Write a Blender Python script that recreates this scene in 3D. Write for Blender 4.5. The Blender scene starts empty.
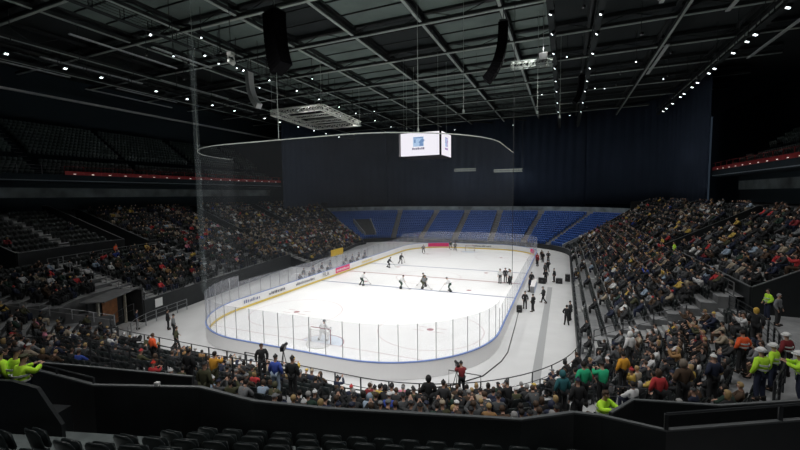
import bpy, bmesh, math, random
import numpy as np
from mathutils import Vector, Matrix

R = math.radians
C = bpy.context.scene.collection
rng = random.Random(7)

# ------------------------------------------------------------------ camera, world, exposure
CAM = Vector((17.325, -50.457, 11.483)); YAW, PIT, ROL, FPX = -.404, -.077, -.012, 384.6
cF = Vector((math.sin(YAW)*math.cos(PIT), math.cos(YAW)*math.cos(PIT), math.sin(PIT)))
cR0 = Vector((math.cos(YAW), -math.sin(YAW), 0)); cU0 = cR0.cross(cF)
cR = cR0*math.cos(ROL)+cU0*math.sin(ROL); cU = -cR0*math.sin(ROL)+cU0*math.cos(ROL)
cd = bpy.data.cameras.new('camera'); cam = bpy.data.objects.new('camera', cd); C.objects.link(cam)
cd.sensor_width = 36; cd.lens = FPX/800*36; cd.clip_end = 400; cd.clip_start = .1
M3 = Matrix((cR, cU, -cF)).transposed(); cam.matrix_world = Matrix.Translation(CAM) @ M3.to_4x4()
bpy.context.scene.camera = cam
def project(x, y, z):
    d = Vector((x, y, z))-CAM; w = d.dot(cF)
    if w < .5: return None
    return 400+FPX*d.dot(cR)/w, 225-FPX*d.dot(cU)/w, w
sc = bpy.context.scene
sc.view_settings.view_transform = 'Standard'; sc.view_settings.look = 'None'
sc.view_settings.gamma = 1; sc.view_settings.use_curve_mapping = False
sc.view_settings.exposure = 0.0
world = bpy.data.worlds.new('hall'); sc.world = world; world.use_nodes = True
bg = world.node_tree.nodes['Background']; bg.inputs[0].default_value = (.35, .5, .7, 1); bg.inputs[1].default_value = .05
RINK_W = 3300.0       # power of one rink floodlight
STAND_W = 2200.0       # power of one catwalk floodlight or added fill lamp over the stands

# ------------------------------------------------------------------ materials
MATS = {}
def mat(name, col, rough=.6, metal=0, noise=0, nscale=5, emit=None, es=0, spec=.5, bump=0, trans=None):
    if name in MATS: return MATS[name]
    m = bpy.data.materials.new(name); m.use_nodes = True; nt = m.node_tree; b = nt.nodes['Principled BSDF']
    b.inputs['Base Color'].default_value = (*col, 1); b.inputs['Roughness'].default_value = rough
    b.inputs['Metallic'].default_value = metal; b.inputs['Specular IOR Level'].default_value = spec
    if noise:
        n = nt.nodes.new('ShaderNodeTexNoise'); n.inputs['Scale'].default_value = nscale; n.inputs['Detail'].default_value = 4
        tc = nt.nodes.new('ShaderNodeTexCoord'); nt.links.new(tc.outputs['Object'], n.inputs['Vector'])
        r = nt.nodes.new('ShaderNodeValToRGB')
        r.color_ramp.elements[0].color = (*[c*(1-noise) for c in col], 1); r.color_ramp.elements[1].color = (*[min(1, c*(1+noise)) for c in col], 1)
        r.color_ramp.elements[0].position = .3; r.color_ramp.elements[1].position = .7
        nt.links.new(n.outputs['Fac'], r.inputs[0]); nt.links.new(r.outputs[0], b.inputs['Base Color'])
        if bump:
            bp = nt.nodes.new('ShaderNodeBump'); bp.inputs['Strength'].default_value = bump
            nt.links.new(n.outputs['Fac'], bp.inputs['Height']); nt.links.new(bp.outputs[0], b.inputs['Normal'])
    if emit: b.inputs['Emission Color'].default_value = (*emit, 1); b.inputs['Emission Strength'].default_value = es
    MATS[name] = m; return m
def mat_obj(name, rough=.85, noise=.18, sheen=0):
    """colour of the thing itself comes from the object's own colour"""
    m = bpy.data.materials.new(name); m.use_nodes = True; nt = m.node_tree; b = nt.nodes['Principled BSDF']
    o = nt.nodes.new('ShaderNodeObjectInfo'); n = nt.nodes.new('ShaderNodeTexNoise'); n.inputs['Scale'].default_value = 9
    tc = nt.nodes.new('ShaderNodeTexCoord'); nt.links.new(tc.outputs['Object'], n.inputs['Vector'])
    mr = nt.nodes.new('ShaderNodeMapRange'); mr.inputs[3].default_value = 1-noise; mr.inputs[4].default_value = 1+noise
    nt.links.new(n.outputs['Fac'], mr.inputs[0])
    mx = nt.nodes.new('ShaderNodeVectorMath'); mx.operation = 'SCALE'
    nt.links.new(o.outputs['Color'], mx.inputs[0]); nt.links.new(mr.outputs[0], mx.inputs['Scale'])
    nt.links.new(mx.outputs[0], b.inputs['Base Color']); b.inputs['Roughness'].default_value = rough
    MATS[name] = m; return m
def mat_attr(name, rough=.85):
    m = bpy.data.materials.new(name); m.use_nodes = True; nt = m.node_tree; b = nt.nodes['Principled BSDF']
    a = nt.nodes.new('ShaderNodeAttribute'); a.attribute_name = 'tint'
    nt.links.new(a.outputs['Color'], b.inputs['Base Color']); b.inputs['Roughness'].default_value = rough
    MATS[name] = m; return m
def mat_clear(name, alpha, col=(.8, .85, .9), gloss=.04):
    m = bpy.data.materials.new(name); m.use_nodes = True; nt = m.node_tree; nt.nodes.clear()
    out = nt.nodes.new('ShaderNodeOutputMaterial'); t = nt.nodes.new('ShaderNodeBsdfTransparent')
    d = nt.nodes.new('ShaderNodeBsdfDiffuse'); d.inputs[0].default_value = (*col, 1)
    tr = nt.nodes.new('ShaderNodeBsdfTranslucent'); tr.inputs[0].default_value = (*col, 1)
    g = nt.nodes.new('ShaderNodeBsdfGlossy'); g.inputs['Roughness'].default_value = .05
    m0 = nt.nodes.new('ShaderNodeMixShader'); m0.inputs[0].default_value = .5
    nt.links.new(d.outputs[0], m0.inputs[1]); nt.links.new(tr.outputs[0], m0.inputs[2])
    m1 = nt.nodes.new('ShaderNodeMixShader'); m1.inputs[0].default_value = alpha
    m2 = nt.nodes.new('ShaderNodeMixShader'); m2.inputs[0].default_value = gloss
    nt.links.new(t.outputs[0], m1.inputs[1]); nt.links.new(m0.outputs[0], m1.inputs[2])
    nt.links.new(m1.outputs[0], m2.inputs[1]); nt.links.new(g.outputs[0], m2.inputs[2]); nt.links.new(m2.outputs[0], out.inputs[0])
    MATS[name] = m; return m
ICE = mat('ice', (.84, .85, .86), .32, noise=.025, nscale=.35, spec=.3)
COVER = mat('floor_cover', (.60, .61, .62), .5, noise=.05, nscale=.6)
WHITE = mat('white_board', (.82, .82, .83), .4)
BLUEC = mat('blue_cap', (.16, .25, .55), .4)
YEL = mat('yellow_kick', (.80, .60, .10), .5)
PINK = mat('pink_advert', (.75, .03, .17), .5)
LINER = mat('line_red', (.36, .16, .18), .4); LINEB = mat('line_blue', (.15, .18, .32), .4); CREASE = mat('crease_blue', (.68, .76, .86), .4)
CONC = mat('stand_concrete', (.13, .135, .14), .75, noise=.25, nscale=1.5, bump=.1)
TREAD = mat('stand_tread', (.27, .28, .29), .7, noise=.15, nscale=2)
STEPM = mat('step_edge', (.36, .37, .37), .6)
BLACKW = mat('black_wall', (.011, .014, .016), .55, noise=.2, nscale=2)
CAPM = mat('wall_cap', (.12, .13, .135), .35)
SEATK = mat('seat_black', (.012, .017, .018), .38, spec=.5)
SEATB = mat('seat_blue', (.03, .11, .42), .45)
SEATG = mat('seat_greygreen', (.11, .145, .14), .55)
RAIL = mat('rail_metal', (.045, .05, .055), .35, metal=.5)
RAILG = mat('rail_grey', (.30, .31, .32), .35, metal=.6)
STEEL = mat('dark_steel', (.018, .022, .022), .6)
STEELL = mat('pale_steel', (.36, .41, .38), .5)
DECK = mat('roof_deck', (.125, .165, .15), .8, noise=.2, nscale=.3)
DECKD = mat('roof_black', (.014, .02, .021), .9)
DRAPE = mat('drape_navy', (.058, .080, .125), .95, noise=.12, nscale=.15, spec=.1)
WALLN = mat('dark_hall_wall', (.03, .043, .052), .9, spec=.1)
REDP = mat('red_glow_panel', (.20, .015, .015), .6, emit=(.5, .04, .05), es=.035)
GLASSW = mat('suite_glass', (.03, .045, .05), .15)
SUITE = mat('suite_glow', (.10, .12, .125), .7, noise=.8, nscale=.3, emit=(.5, .62, .62), es=.008)  # blotchy tone and faint emission stand in for lit suites behind glass
LENS = mat('lamp_lens', (.9, .9, .9), .3, emit=(.85, .95, 1), es=3.5)
STEPL = mat('step_light', (.9, .9, .9), .3, emit=(1, .9, .85), es=.75)
SCREEN = mat('led_screen', (.02, .02, .02), .4, emit=(.93, .90, .97), es=.97)
LOGOB = mat('screen_blue', (.02, .02, .02), .4, emit=(.17, .30, .55), es=.9)
LOGOL = mat('screen_pale_blue', (.02, .02, .02), .4, emit=(.45, .62, .85), es=.9)
LOGOK = mat('screen_ink', (.01, .01, .01), .4, emit=(.22, .20, .30), es=.8)
LOGOP = mat('screen_violet', (.01, .01, .01), .4, emit=(.45, .30, .60), es=.8)
SPK = mat('speaker_black', (.005, .005, .006), .95, spec=.08)
BLK = mat('black_plastic', (.012, .012, .013), .4)
GREYP = mat('grey_plastic', (.16, .17, .175), .5)
TRUSSW = mat('white_truss', (.62, .64, .60), .45)
TXT = mat('advert_ink', (.03, .035, .05), .5); TXTW = mat('advert_white', (.8, .8, .8), .5); GREEN = mat('advert_green', (.25, .45, .12), .5)
SKIN = mat('skin', (.50, .30, .22), .6); EYE = mat('eye', (.03, .02, .02), .3); LIP = mat('lip', (.35, .12, .10), .5)
CLOTH = mat_obj('clothing'); HAIRM = mat_obj('hair_or_hat', .7, .1)
CROWD = mat_attr('crowd_tint'); WOOD = mat('brown_door', (.22, .09, .035), .5, noise=.3, nscale=3)
PAPER = mat('white_paper', (.75, .76, .76), .6); BANNER = mat('yellow_banner', (.75, .50, .05), .7)
HIVIS = mat('reflective_tape', (.55, .57, .55), .3); NETM = mat('goal_net', (.8, .8, .8), .7); GOALR = mat('goal_post', (.30, .12, .13), .35)
GLASS = mat_clear('rink_acrylic', .10, (.78, .82, .95)); NETTING = mat_clear('protective_netting', .014, (.55, .6, .65), 0)
MATTE = mat('rubber_mat', (.33, .34, .35), .8)

# ------------------------------------------------------------------ mesh helpers
class MB:
    def __init__(s): s.v = []; s.f = []; s.m = []
    def add(s, vs, fs, mi=0):
        o = len(s.v); s.v += [tuple(v) for v in vs]; s.f += [tuple(i+o for i in f) for f in fs]; s.m += [mi]*len(fs); return s
    def box(s, c, d, rz=0, mi=0, mtx=None):
        x, y, z = d[0]/2, d[1]/2, d[2]/2; cc, ss = math.cos(rz), math.sin(rz); vs = []
        for k in (-z, z):
            for a, b in ((-x, -y), (x, -y), (x, y), (-x, y)):
                p = (c[0]+a*cc-b*ss, c[1]+a*ss+b*cc, c[2]+k)
                vs.append(mtx @ Vector(p) if mtx else p)
        return s.add(vs, [(3, 2, 1, 0), (4, 5, 6, 7), (0, 1, 5, 4), (1, 2, 6, 5), (2, 3, 7, 6), (3, 0, 4, 7)], mi)
    def beam(s, a, b, w, h=None, mi=0):
        a, b = Vector(a), Vector(b); h = h or w; d = (b-a).normalized()
        up = Vector((0, 0, 1)) if abs(d.z) < .95 else Vector((1, 0, 0))
        r = d.cross(up).normalized()*w/2; u = r.cross(d).normalized()*h/2
        vs = [a-r-u, a+r-u, a+r+u, a-r+u, b-r-u, b+r-u, b+r+u, b-r+u]
        return s.add(vs, [(0, 1, 2, 3), (7, 6, 5, 4), (0, 4, 5, 1), (1, 5, 6, 2), (2, 6, 7, 3), (3, 7, 4, 0)], mi)
    def tube(s, pts, r, n=8, mi=0):
        pts = [Vector(p) for p in pts]; rings = []; base = len(s.v)
        for i, p in enumerate(pts):
            d = (pts[min(i+1, len(pts)-1)]-pts[max(i-1, 0)]).normalized()
            up = Vector((0, 0, 1)) if abs(d.z) < .9 else Vector((1, 0, 0))
            a = d.cross(up).normalized(); b = a.cross(d).normalized(); rr = r[i] if isinstance(r, (list, tuple)) else r
            for k in range(n): t = 2*math.pi*k/n; s.v.append(tuple(p+a*rr*math.cos(t)+b*rr*math.sin(t)))
        for i in range(len(pts)-1):
            for k in range(n):
                q = base+i*n; s.f.append((q+k, q+(k+1) % n, q+n+(k+1) % n, q+n+k)); s.m.append(mi)
        s.f.append(tuple(base+k for k in range(n))[::-1]); s.m.append(mi)
        e = base+(len(pts)-1)*n; s.f.append(tuple(e+k for k in range(n))); s.m.append(mi)
        return s
    def wall(s, pts, z0, z1, th=.1, mi=0):
        """vertical wall of real thickness along a polyline; z0/z1 a number or a list"""
        n = len(pts); g = lambda z, i: z[i] if isinstance(z, (list, tuple)) else z; vs = []
        for i in range(n):
            a = Vector(pts[max(i-1, 0)][:2]); b = Vector(pts[min(i+1, n-1)][:2]); d = (b-a).normalized(); nn = Vector((d.y, -d.x))*th/2; p = Vector(pts[i][:2])
            for q, z in ((p+nn, g(z0, i)), (p-nn, g(z0, i)), (p-nn, g(z1, i)), (p+nn, g(z1, i))): vs.append((q.x, q.y, z))
        fs = [(0, 1, 2, 3), tuple((n-1)*4+k for k in (3, 2, 1, 0))]
        for i in range(n-1):
            for k in range(4): a = i*4+k; b = i*4+(k+1) % 4; fs.append((b, a, a+4, b+4))
        return s.add(vs, fs, mi)
    def build(s, name, mats, parent=None, smooth=False, loc=None):
        me = bpy.data.meshes.new(name); me.from_pydata(s.v, [], s.f); me.polygons.foreach_set('material_index', s.m)
        for m in (mats if isinstance(mats, (list, tuple)) else [mats]): me.materials.append(m)
        if smooth: me.polygons.foreach_set('use_smooth', [True]*len(me.polygons))
        me.update(); o = bpy.data.objects.new(name, me); C.objects.link(o)
        if parent: o.parent = parent
        if loc: o.location = loc
        return o
def local(o_parent, o): return o
def tag(o, label=None, cat=None, group=None, kind=None):
    if label: o['label'] = label
    if cat: o['category'] = cat
    if group: o['group'] = group
    if kind: o['kind'] = kind
    return o
def empty(name, loc=(0, 0, 0), rz=0):
    o = bpy.data.objects.new(name, None); C.objects.link(o); o.location = loc; o.rotation_euler = (0, 0, rz); o.empty_display_size = .2; return o
def struct(o, label=None): o['kind'] = 'structure'; (label and tag(o, label)); return o
def part(name, me, parent, mats=None, loc=(0, 0, 0), col=None):
    o = bpy.data.objects.new(name, me); C.objects.link(o); o.parent = parent; o.location = loc
    if col: o.color = (*col, 1)
    return o
def copy_tree(o, parent=None):
    c = o.copy(); C.objects.link(c); c.parent = parent
    for ch in o.children: copy_tree(ch, c)
    return c
def bevel_obj(o, w=.02, seg=2):
    m = o.modifiers.new('bevel', 'BEVEL'); m.width = w; m.segments = seg; m.limit_method = 'ANGLE'; return o

ORD = 'first second third fourth fifth sixth seventh eighth ninth tenth eleventh twelfth thirteenth fourteenth fifteenth sixteenth seventeenth eighteenth nineteenth twentieth'.split()
def ordw(n):
    if n < 20: return ORD[n]
    if n > 98: return 'a later one'
    t, u = divmod(n+1, 10); return ({2: 'twentieth', 3: 'thirtieth', 4: 'fortieth', 5: 'fiftieth', 6: 'sixtieth', 7: 'seventieth', 8: 'eightieth', 9: 'ninetieth'}[t] if u == 0 else {2: 'twenty', 3: 'thirty', 4: 'forty', 5: 'fifty', 6: 'sixty', 7: 'seventy', 8: 'eighty', 9: 'ninety'}[t]+' '+ORD[u-1])
# ------------------------------------------------------------------ the bowl's plan: base line of the front row, counterclockwise
SEG = [('L', (-11.17, -33.4), (7.5, -33.4)), ('A', (7.5, -22.4), 11, -90, 0), ('L', (18.5, -22.4), (18.5, 25)),
       ('A', (6.5, 25), 12, 0, 90), ('L', (6.5, 37), (-19.1, 37)), ('A', (-19.1, 27), 10, 90, 191.2),
       ('L', (-28.9, 25.06), (-18.53, -27.36)), ('A', (-11.17, -25.9), 7.5, 191.2, 270)]
LEN = []
for s_ in SEG:
    LEN.append(math.dist(s_[1], s_[2]) if s_[0] == 'L' else R(s_[4]-s_[3])*s_[2])
CUM = [0]
for l_ in LEN: CUM.append(CUM[-1]+l_)
TOT = CUM[-1]
def base(u):
    u %= TOT
    for i, s_ in enumerate(SEG):
        if u <= CUM[i+1] or i == len(SEG)-1:
            t = (u-CUM[i])/LEN[i]
            if s_[0] == 'L':
                a, b = Vector(s_[1]), Vector(s_[2]); d = (b-a).normalized(); return a.lerp(b, t), Vector((d.y, -d.x))
            an = R(s_[3]+(s_[4]-s_[3])*t); n = Vector((math.cos(an), math.sin(an))); return Vector(s_[1])+n*s_[2], n
SC = [(0, 1.38), (11.2, 1.27), (18.7, 1.12), (22.5, 1.08), (25.4, 1.15), (27.3, 1.22), (32, 1.1), (36, 1.0), (92, 1), (136, 1.0), (145, 1.05), (176, 1.25), (185, 1.45), (192, 1.5), (200, 1.4), (TOT, 1.38)]
def scl(u):
    u %= TOT
    for (a, x), (b, y) in zip(SC, SC[1:]):
        if a <= u <= b: return x+(y-x)*(u-a)/(b-a)
    return 1.0
def P(u, d, z=0):
    p, n = base(u); q = p+n*d*scl(u); return (q.x, q.y, z)
def NRM(u): return base(u)[1]
def us(a, b, st=1.0):
    n = max(1, int(math.ceil((b-a)/st))); return [a+(b-a)*i/n for i in range(n+1)]
RD = .85
LOW = [(k*RD, .9+.38*k) for k in range(9)]               # lower tier rows (front edge, level)
LOWR = [(k*RD, .9+.46*k) for k in range(10)]             # right side
LOWL = [(k*RD, 2.0+.36*k) for k in range(10)]            # left side, on a taller front wall
LOWX = [(-2.55+k*RD, .5+.36*k) for k in range(13)]      # far left, stepping down towards the glass
LOWM = [(k*RD, 2.0+.33*k) for k in range(9)]             # left side below the walkway
LOWE = [(k*RD, 2.0+.33*k) for k in range(3, 9)]          # above the entrance
REG = [(0, 37, LOW), (199.2, 203.4, LOWE), (37, 89.0, LOWR), (139.5, 171, LOWX), (171, 185.2, LOWL), (185.2, 199.2, LOWM), (203.4, 209.3, LOW)]
def rows_at(u):
    u %= TOT
    for a, b, r in REG:
        if a <= u < b: return r
    return []
ENT = (199.2, 203.4)                                      # entrance gap at the left
UP = [(9.1+k*RD, 5.55+.46*k) for k in range(9)]          # upper block rows
FAR = [(k*RD, .9+.375*k) for k in range(16)]              # far blue bank
F0, F1 = 89.0, 139.5                                      # blue bank between these stations
def in_far(u): return F0 <= u % TOT <= F1
def strip(mb, ulist, prof, mi):
    """extrude a stepped profile [(d,z),...] along stations"""
    n = len(prof); vs = [P(u, d, z) for u in ulist for d, z in prof]
    for i in range(len(ulist)-1):
        for k in range(n-1):
            a = i*n+k
            mb.add([vs[a], vs[a+1], vs[a+n+1], vs[a+n]], [(0, 1, 2, 3)], mi if isinstance(mi, int) else mi(k))
def stepprof(rows, z_start, d_end):
    pr = [(rows[0][0], z_start)]
    for i, (d, z) in enumerate(rows):
        pr.append((d, z)); pr.append((rows[i+1][0] if i+1 < len(rows) else d_end, z))
    return pr

# vomitory gaps in the upper block
GAPS = [(29.0, 36.4), (54.0, 57.5), (76, 79), (152, 155), (168, 171), (185.2, 188.6), (199.5, 203)]
def ingap(u, m=0): return any(a-m < u % TOT < b+m for a, b in GAPS)

# ------------------------------------------------------------------ floor and ice
def rink_pts(inset=0, z=0, n=10):
    W, H, r = 13-inset, 30-inset, 8.5-inset; out = []
    for cx, cy, a0 in ((W-r, -H+r, -90), (W-r, H-r, 0), (-W+r, H-r, 90), (-W+r, -H+r, 180)):
        for i in range(n+1): a = R(a0+90*i/n); out.append((cx+r*math.cos(a), cy+r*math.sin(a), z))
    return out
mb = MB(); mb.box((-2, 0, -.25), (76, 100, .5)); struct(mb.build('floor', COVER))
ice = MB(); rp = rink_pts(0, .02); ice.add(rp, [tuple(range(len(rp)))], 0)
def ring(cx, cy, r0, r1, a0=0, a1=360, z=.026, mi=1, n=48):
    vs = []; fs = []
    for i in range(n+1):
        a = R(a0+(a1-a0)*i/n); vs += [(cx+r0*math.cos(a), cy+r0*math.sin(a), z), (cx+r1*math.cos(a), cy+r1*math.sin(a), z)]
    for i in range(n): q = 2*i; fs.append((q, q+1, q+3, q+2))
    ice.add(vs, fs, mi)
def rect(x0, x1, y0, y1, z=.026, mi=1): ice.add([(x0, y0, z), (x1, y0, z), (x1, y1, z), (x0, y1, z)], [(0, 1, 2, 3)], mi)
rect(-13, 13, -.15, .15); rect(-13, 13, -7.29, -6.99, mi=2); rect(-13, 13, 6.99, 7.29, mi=2)
for s in (-1, 1):
    rect(-11.6, 11.6, s*26-.025, s*26+.025)
    ring(0, s*26, 0, 1.75, 0 if s < 0 else 180, 180 if s < 0 else 360, .023, 3)
    ring(0, s*26, 1.75, 1.83, 0 if s < 0 else 180, 180 if s < 0 else 360, .026, 1)
    for t in (-1, 1):
        ring(7*t, 20*s, 4.46, 4.54, mi=4); ring(7*t, 20*s, 0, .3, n=20)
        ring(7*t, 5.5*s, 0, .3, n=20)
        for a in (-1, 1):
            for b in (-1, 1): rect(7*t+a*.9-.45, 7*t+a*.9+.45, 20*s+b*.45-.03, 20*s+b*.45+.03)
ring(0, 0, 4.46, 4.54, mi=4); ring(0, 0, 0, .2, mi=2, n=16)
LINEG = mat('line_faint', (.62, .52, .54), .4)
struct(ice.build('ice_sheet', [ICE, LINER, LINEB, CREASE, LINEG]), 'white ice sheet with faint circles and lines')
mm = MB().box((15.9, -13.5, .005), (.55, 26, .01)); tag(mm.build('floor_mat', MATTE), 'long narrow grey rubber strip lying on the white floor right of the rink', 'mat')
cb = MB(); cpts = [(9.6, -30.0, .03), (11.4, -28.6, .03), (12.8, -26.8, .03), (13.55, -24.2, .03), (13.75, -22.5, .03), (13.6, -17, .03), (13.4, -11.5, .03)]
cb.tube([(4.5, -31.5, .03), (7, -31.2, .03)]+cpts, .035, 6); tag(cb.build('floor_cable', BLK), 'black cable curving on the floor around the right corner of the rink', 'cable')

# ------------------------------------------------------------------ dasher boards
BD = empty('dasher_boards'); tag(BD, 'white rink boards with blue cap, yellow kick plate and clear panes around the ice', 'rink boards')
def perim():
    r = 8.5; out = []; W, H = 13, 30
    segs = [((-4.5, -30), (4.5, -30)), (4.5, -21.5, -90), ((13, -21.5), (13, 21.5)), (4.5, 21.5, 0), ((4.5, 30), (-4.5, 30)), (-4.5, 21.5, 90), ((-13, 21.5), (-13, -21.5)), (-4.5, -21.5, 180)]
    for s in segs:
        if len(s) == 2:
            a, b = Vector(s[0]), Vector(s[1]); L_ = (b-a).length
            if L_ > 20:     # long sides: finer panes towards the near end
                up = b.y > a.y; cuts = [0]; y = a.y
                while abs(cuts[-1]) < L_-1e-6:
                    yy = a.y+cuts[-1] if up else a.y-cuts[-1]; cuts.append(cuts[-1]+(1.536 if (yy < 0 if up else yy <= .01) else 2.15))
                    if cuts[-1] > L_-.9: cuts[-1] = L_
            else: n = round(L_/(1.25 if a.y < 0 else 1.8)); cuts = [L_*i/n for i in range(n+1)]
            for c0, c1 in zip(cuts, cuts[1:]): out.append([tuple(a.lerp(b, (c0+(c1-c0)*j/4)/L_)) for j in range(5)])
        else:
            n = 11 if s[1] < 0 else 6
            for i in range(n): out.append([(s[0]+r*math.cos(R(s[2]+90*(i+j/4)/n)), s[1]+r*math.sin(R(s[2]+90*(i+j/4)/n))) for j in range(5)])
    return out
PER = perim()
capmb = MB(); kick = MB()
for i, seg in enumerate(PER):
    MB().wall(seg, .02, 1.1, .09).build('board_panel', WHITE, BD)
    ins = []
    for q_, p in enumerate(seg):
        d_ = (Vector(seg[min(q_+1, 4)])-Vector(seg[max(q_-1, 0)])).normalized(); ins.append((p[0]-d_.y*.055, p[1]+d_.x*.055))
    kick.wall(ins, .02, .23, .03)
    capmb.wall(seg, 1.1, 1.15, .14)
    mid = seg[2]; end = abs(mid[1]) > 21.6
    bench = mid[0] < -12.9 and (-3.5 < mid[1] < 12)   # open in front of the players' benches
    top = 3.55 if end else 2.95
    MB().wall(seg, 1.17, top, .015).build('glass_pane', GLASS, BD)
    MB().box((seg[0][0], seg[0][1], (1.17+top)/2), (.035, .035, top-1.17), math.atan2(seg[1][1]-seg[0][1], seg[1][0]-seg[0][0])).build('stanchion', RAILG, BD)
kick.build('kick_plate', YEL, BD); capmb.build('cap_rail', BLUEC, BD)
def on_board(s_mid, w, side):   # side: 'L','R','F' -> points along inner face
    if side == 'L': return [(-12.93, s_mid-w/2), (-12.93, s_mid+w/2)]
    if side == 'R': return [(12.93, s_mid+w/2), (12.93, s_mid-w/2)]
    if side == 'F': return [(s_mid-w/2, 29.93), (s_mid+w/2, 29.93)]
def advert(side, mid, w, m, text=None, tm=TXT, size=.6, mark=None):
    pts = on_board(mid, w, side); o = MB().wall(pts, .30, 1.06, .02).build('advert_panel', m, BD)
    if text:
        cu = bpy.data.curves.new('advert_lettering', 'FONT'); cu.body = text; cu.size = size; cu.align_x = 'CENTER'; cu.align_y = 'CENTER'; cu.extrude = .004
        t = bpy.data.objects.new('advert_lettering', cu); C.objects.link(t); dg = bpy.context.evaluated_depsgraph_get()
        me = bpy.data.meshes.new_from_object(t.evaluated_get(dg)); bpy.data.objects.remove(t)
        me.materials.clear(); me.materials.append(tm)
        t = bpy.data.objects.new('advert_lettering', me); C.objects.link(t); t.parent = o
        if side == 'L': t.matrix_local = Matrix.Translation((-12.90, mid, .68)) @ Matrix.Rotation(R(90), 4, 'Z') @ Matrix.Rotation(R(90), 4, 'X')
        else: t.matrix_local = Matrix.Translation((mid, 29.90, .68)) @ Matrix.Rotation(R(0), 4, 'Z') @ Matrix.Rotation(R(90), 4, 'X')
    if mark:   # unreadable lettering: a run of small dark strokes
        b = MB(); k = random.Random(int(mid*10)+5); x = -w*.42
        while x < w*.42:
            ww = k.uniform(.10, .2); h = k.uniform(.2, .34)
            c = (-12.905, mid+x, .66+h/2-.15) if side == 'L' else (mid+x, 29.905, .66+h/2-.15)
            b.box(c, (.01, ww, h) if side == 'L' else (ww, .01, h)); x += ww+.1
        b.build('advert_lettering', mark, o)
advert('L', -1.6, 3.9, PINK, mark=TXTW); advert('L', -6.1, 2.4, TXTW, 'FILA', size=.85)
advert('L', -10.6, 4.4, TXTW, mark=TXT); advert('L', -15.8, 3.2, TXTW, mark=TXT)
advert('L', -19.8, 2.6, TXTW, mark=LINEB); advert('L', 6, 4, TXTW, mark=YEL)
def far_arc_advert(cx, a0, a1, m):
    MB().wall([(cx+8.42*math.cos(R(a)), 21.5+8.42*math.sin(R(a))) for a in np.linspace(a0, a1, 8)], .30, 1.06, .02).build('advert_panel', m, BD)
far_arc_advert(-4.5, 97, 128, PINK); far_arc_advert(4.5, 22, 33, PINK)
advert('F', 1.6, 4.6, TXTW, mark=TXT)
far_arc_advert(4.5, 58, 76, TXTW)

# ------------------------------------------------------------------ goals
def goal(y, s, label):
    g = empty('hockey_goal', (0, y, .02), 0 if s < 0 else math.pi); tag(g, label, 'goal')
    f = MB(); f.tube([(-.93, 0, 0), (-.93, 0, 1.16), (-.88, 0, 1.22), (.88, 0, 1.22), (.93, 0, 1.16), (.93, 0, 0)], .035, 8); f.build('goal_frame', GOALR, g, True)
    b = MB(); b.tube([(-.93, 0, .03), (-.85, -.75, .03), (-.4, -1.1, .03), (.4, -1.1, .03), (.85, -.75, .03), (.93, 0, .03)], .025, 6)
    b.tube([(-.9, 0, 1.22), (-.7, -.45, 1.2), (.7, -.45, 1.2), (.9, 0, 1.22)], .02, 6); b.build('base_bar', TRUSSW, g, True)
    n = MB(); top = [(-.9, 0, 1.2), (-.7, -.45, 1.2), (-.2, -.5, 1.2), (.2, -.5, 1.2), (.7, -.45, 1.2), (.9, 0, 1.2)]
    bot = [(-.93, 0, .03), (-.85, -.75, .03), (-.4, -1.1, .03), (.4, -1.1, .03), (.85, -.75, .03), (.93, 0, .03)]
    for i in range(5):
        for j in range(9):
            t = j/8; a = Vector(top[i]).lerp(Vector(top[i+1]), t); c = Vector(bot[i]).lerp(Vector(bot[i+1]), t); n.beam(a, c, .012)
        for j in range(1, 9): t = j/9; n.beam(Vector(top[i]).lerp(Vector(bot[i]), t), Vector(top[i+1]).lerp(Vector(bot[i+1]), t), .012)
    n.build('goal_net', NETM, g)
goal(-26, -1, 'hockey goal with a white net in front of the near boards'); goal(26, 1, 'far hockey goal with a white net beyond the blue lines')

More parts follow.
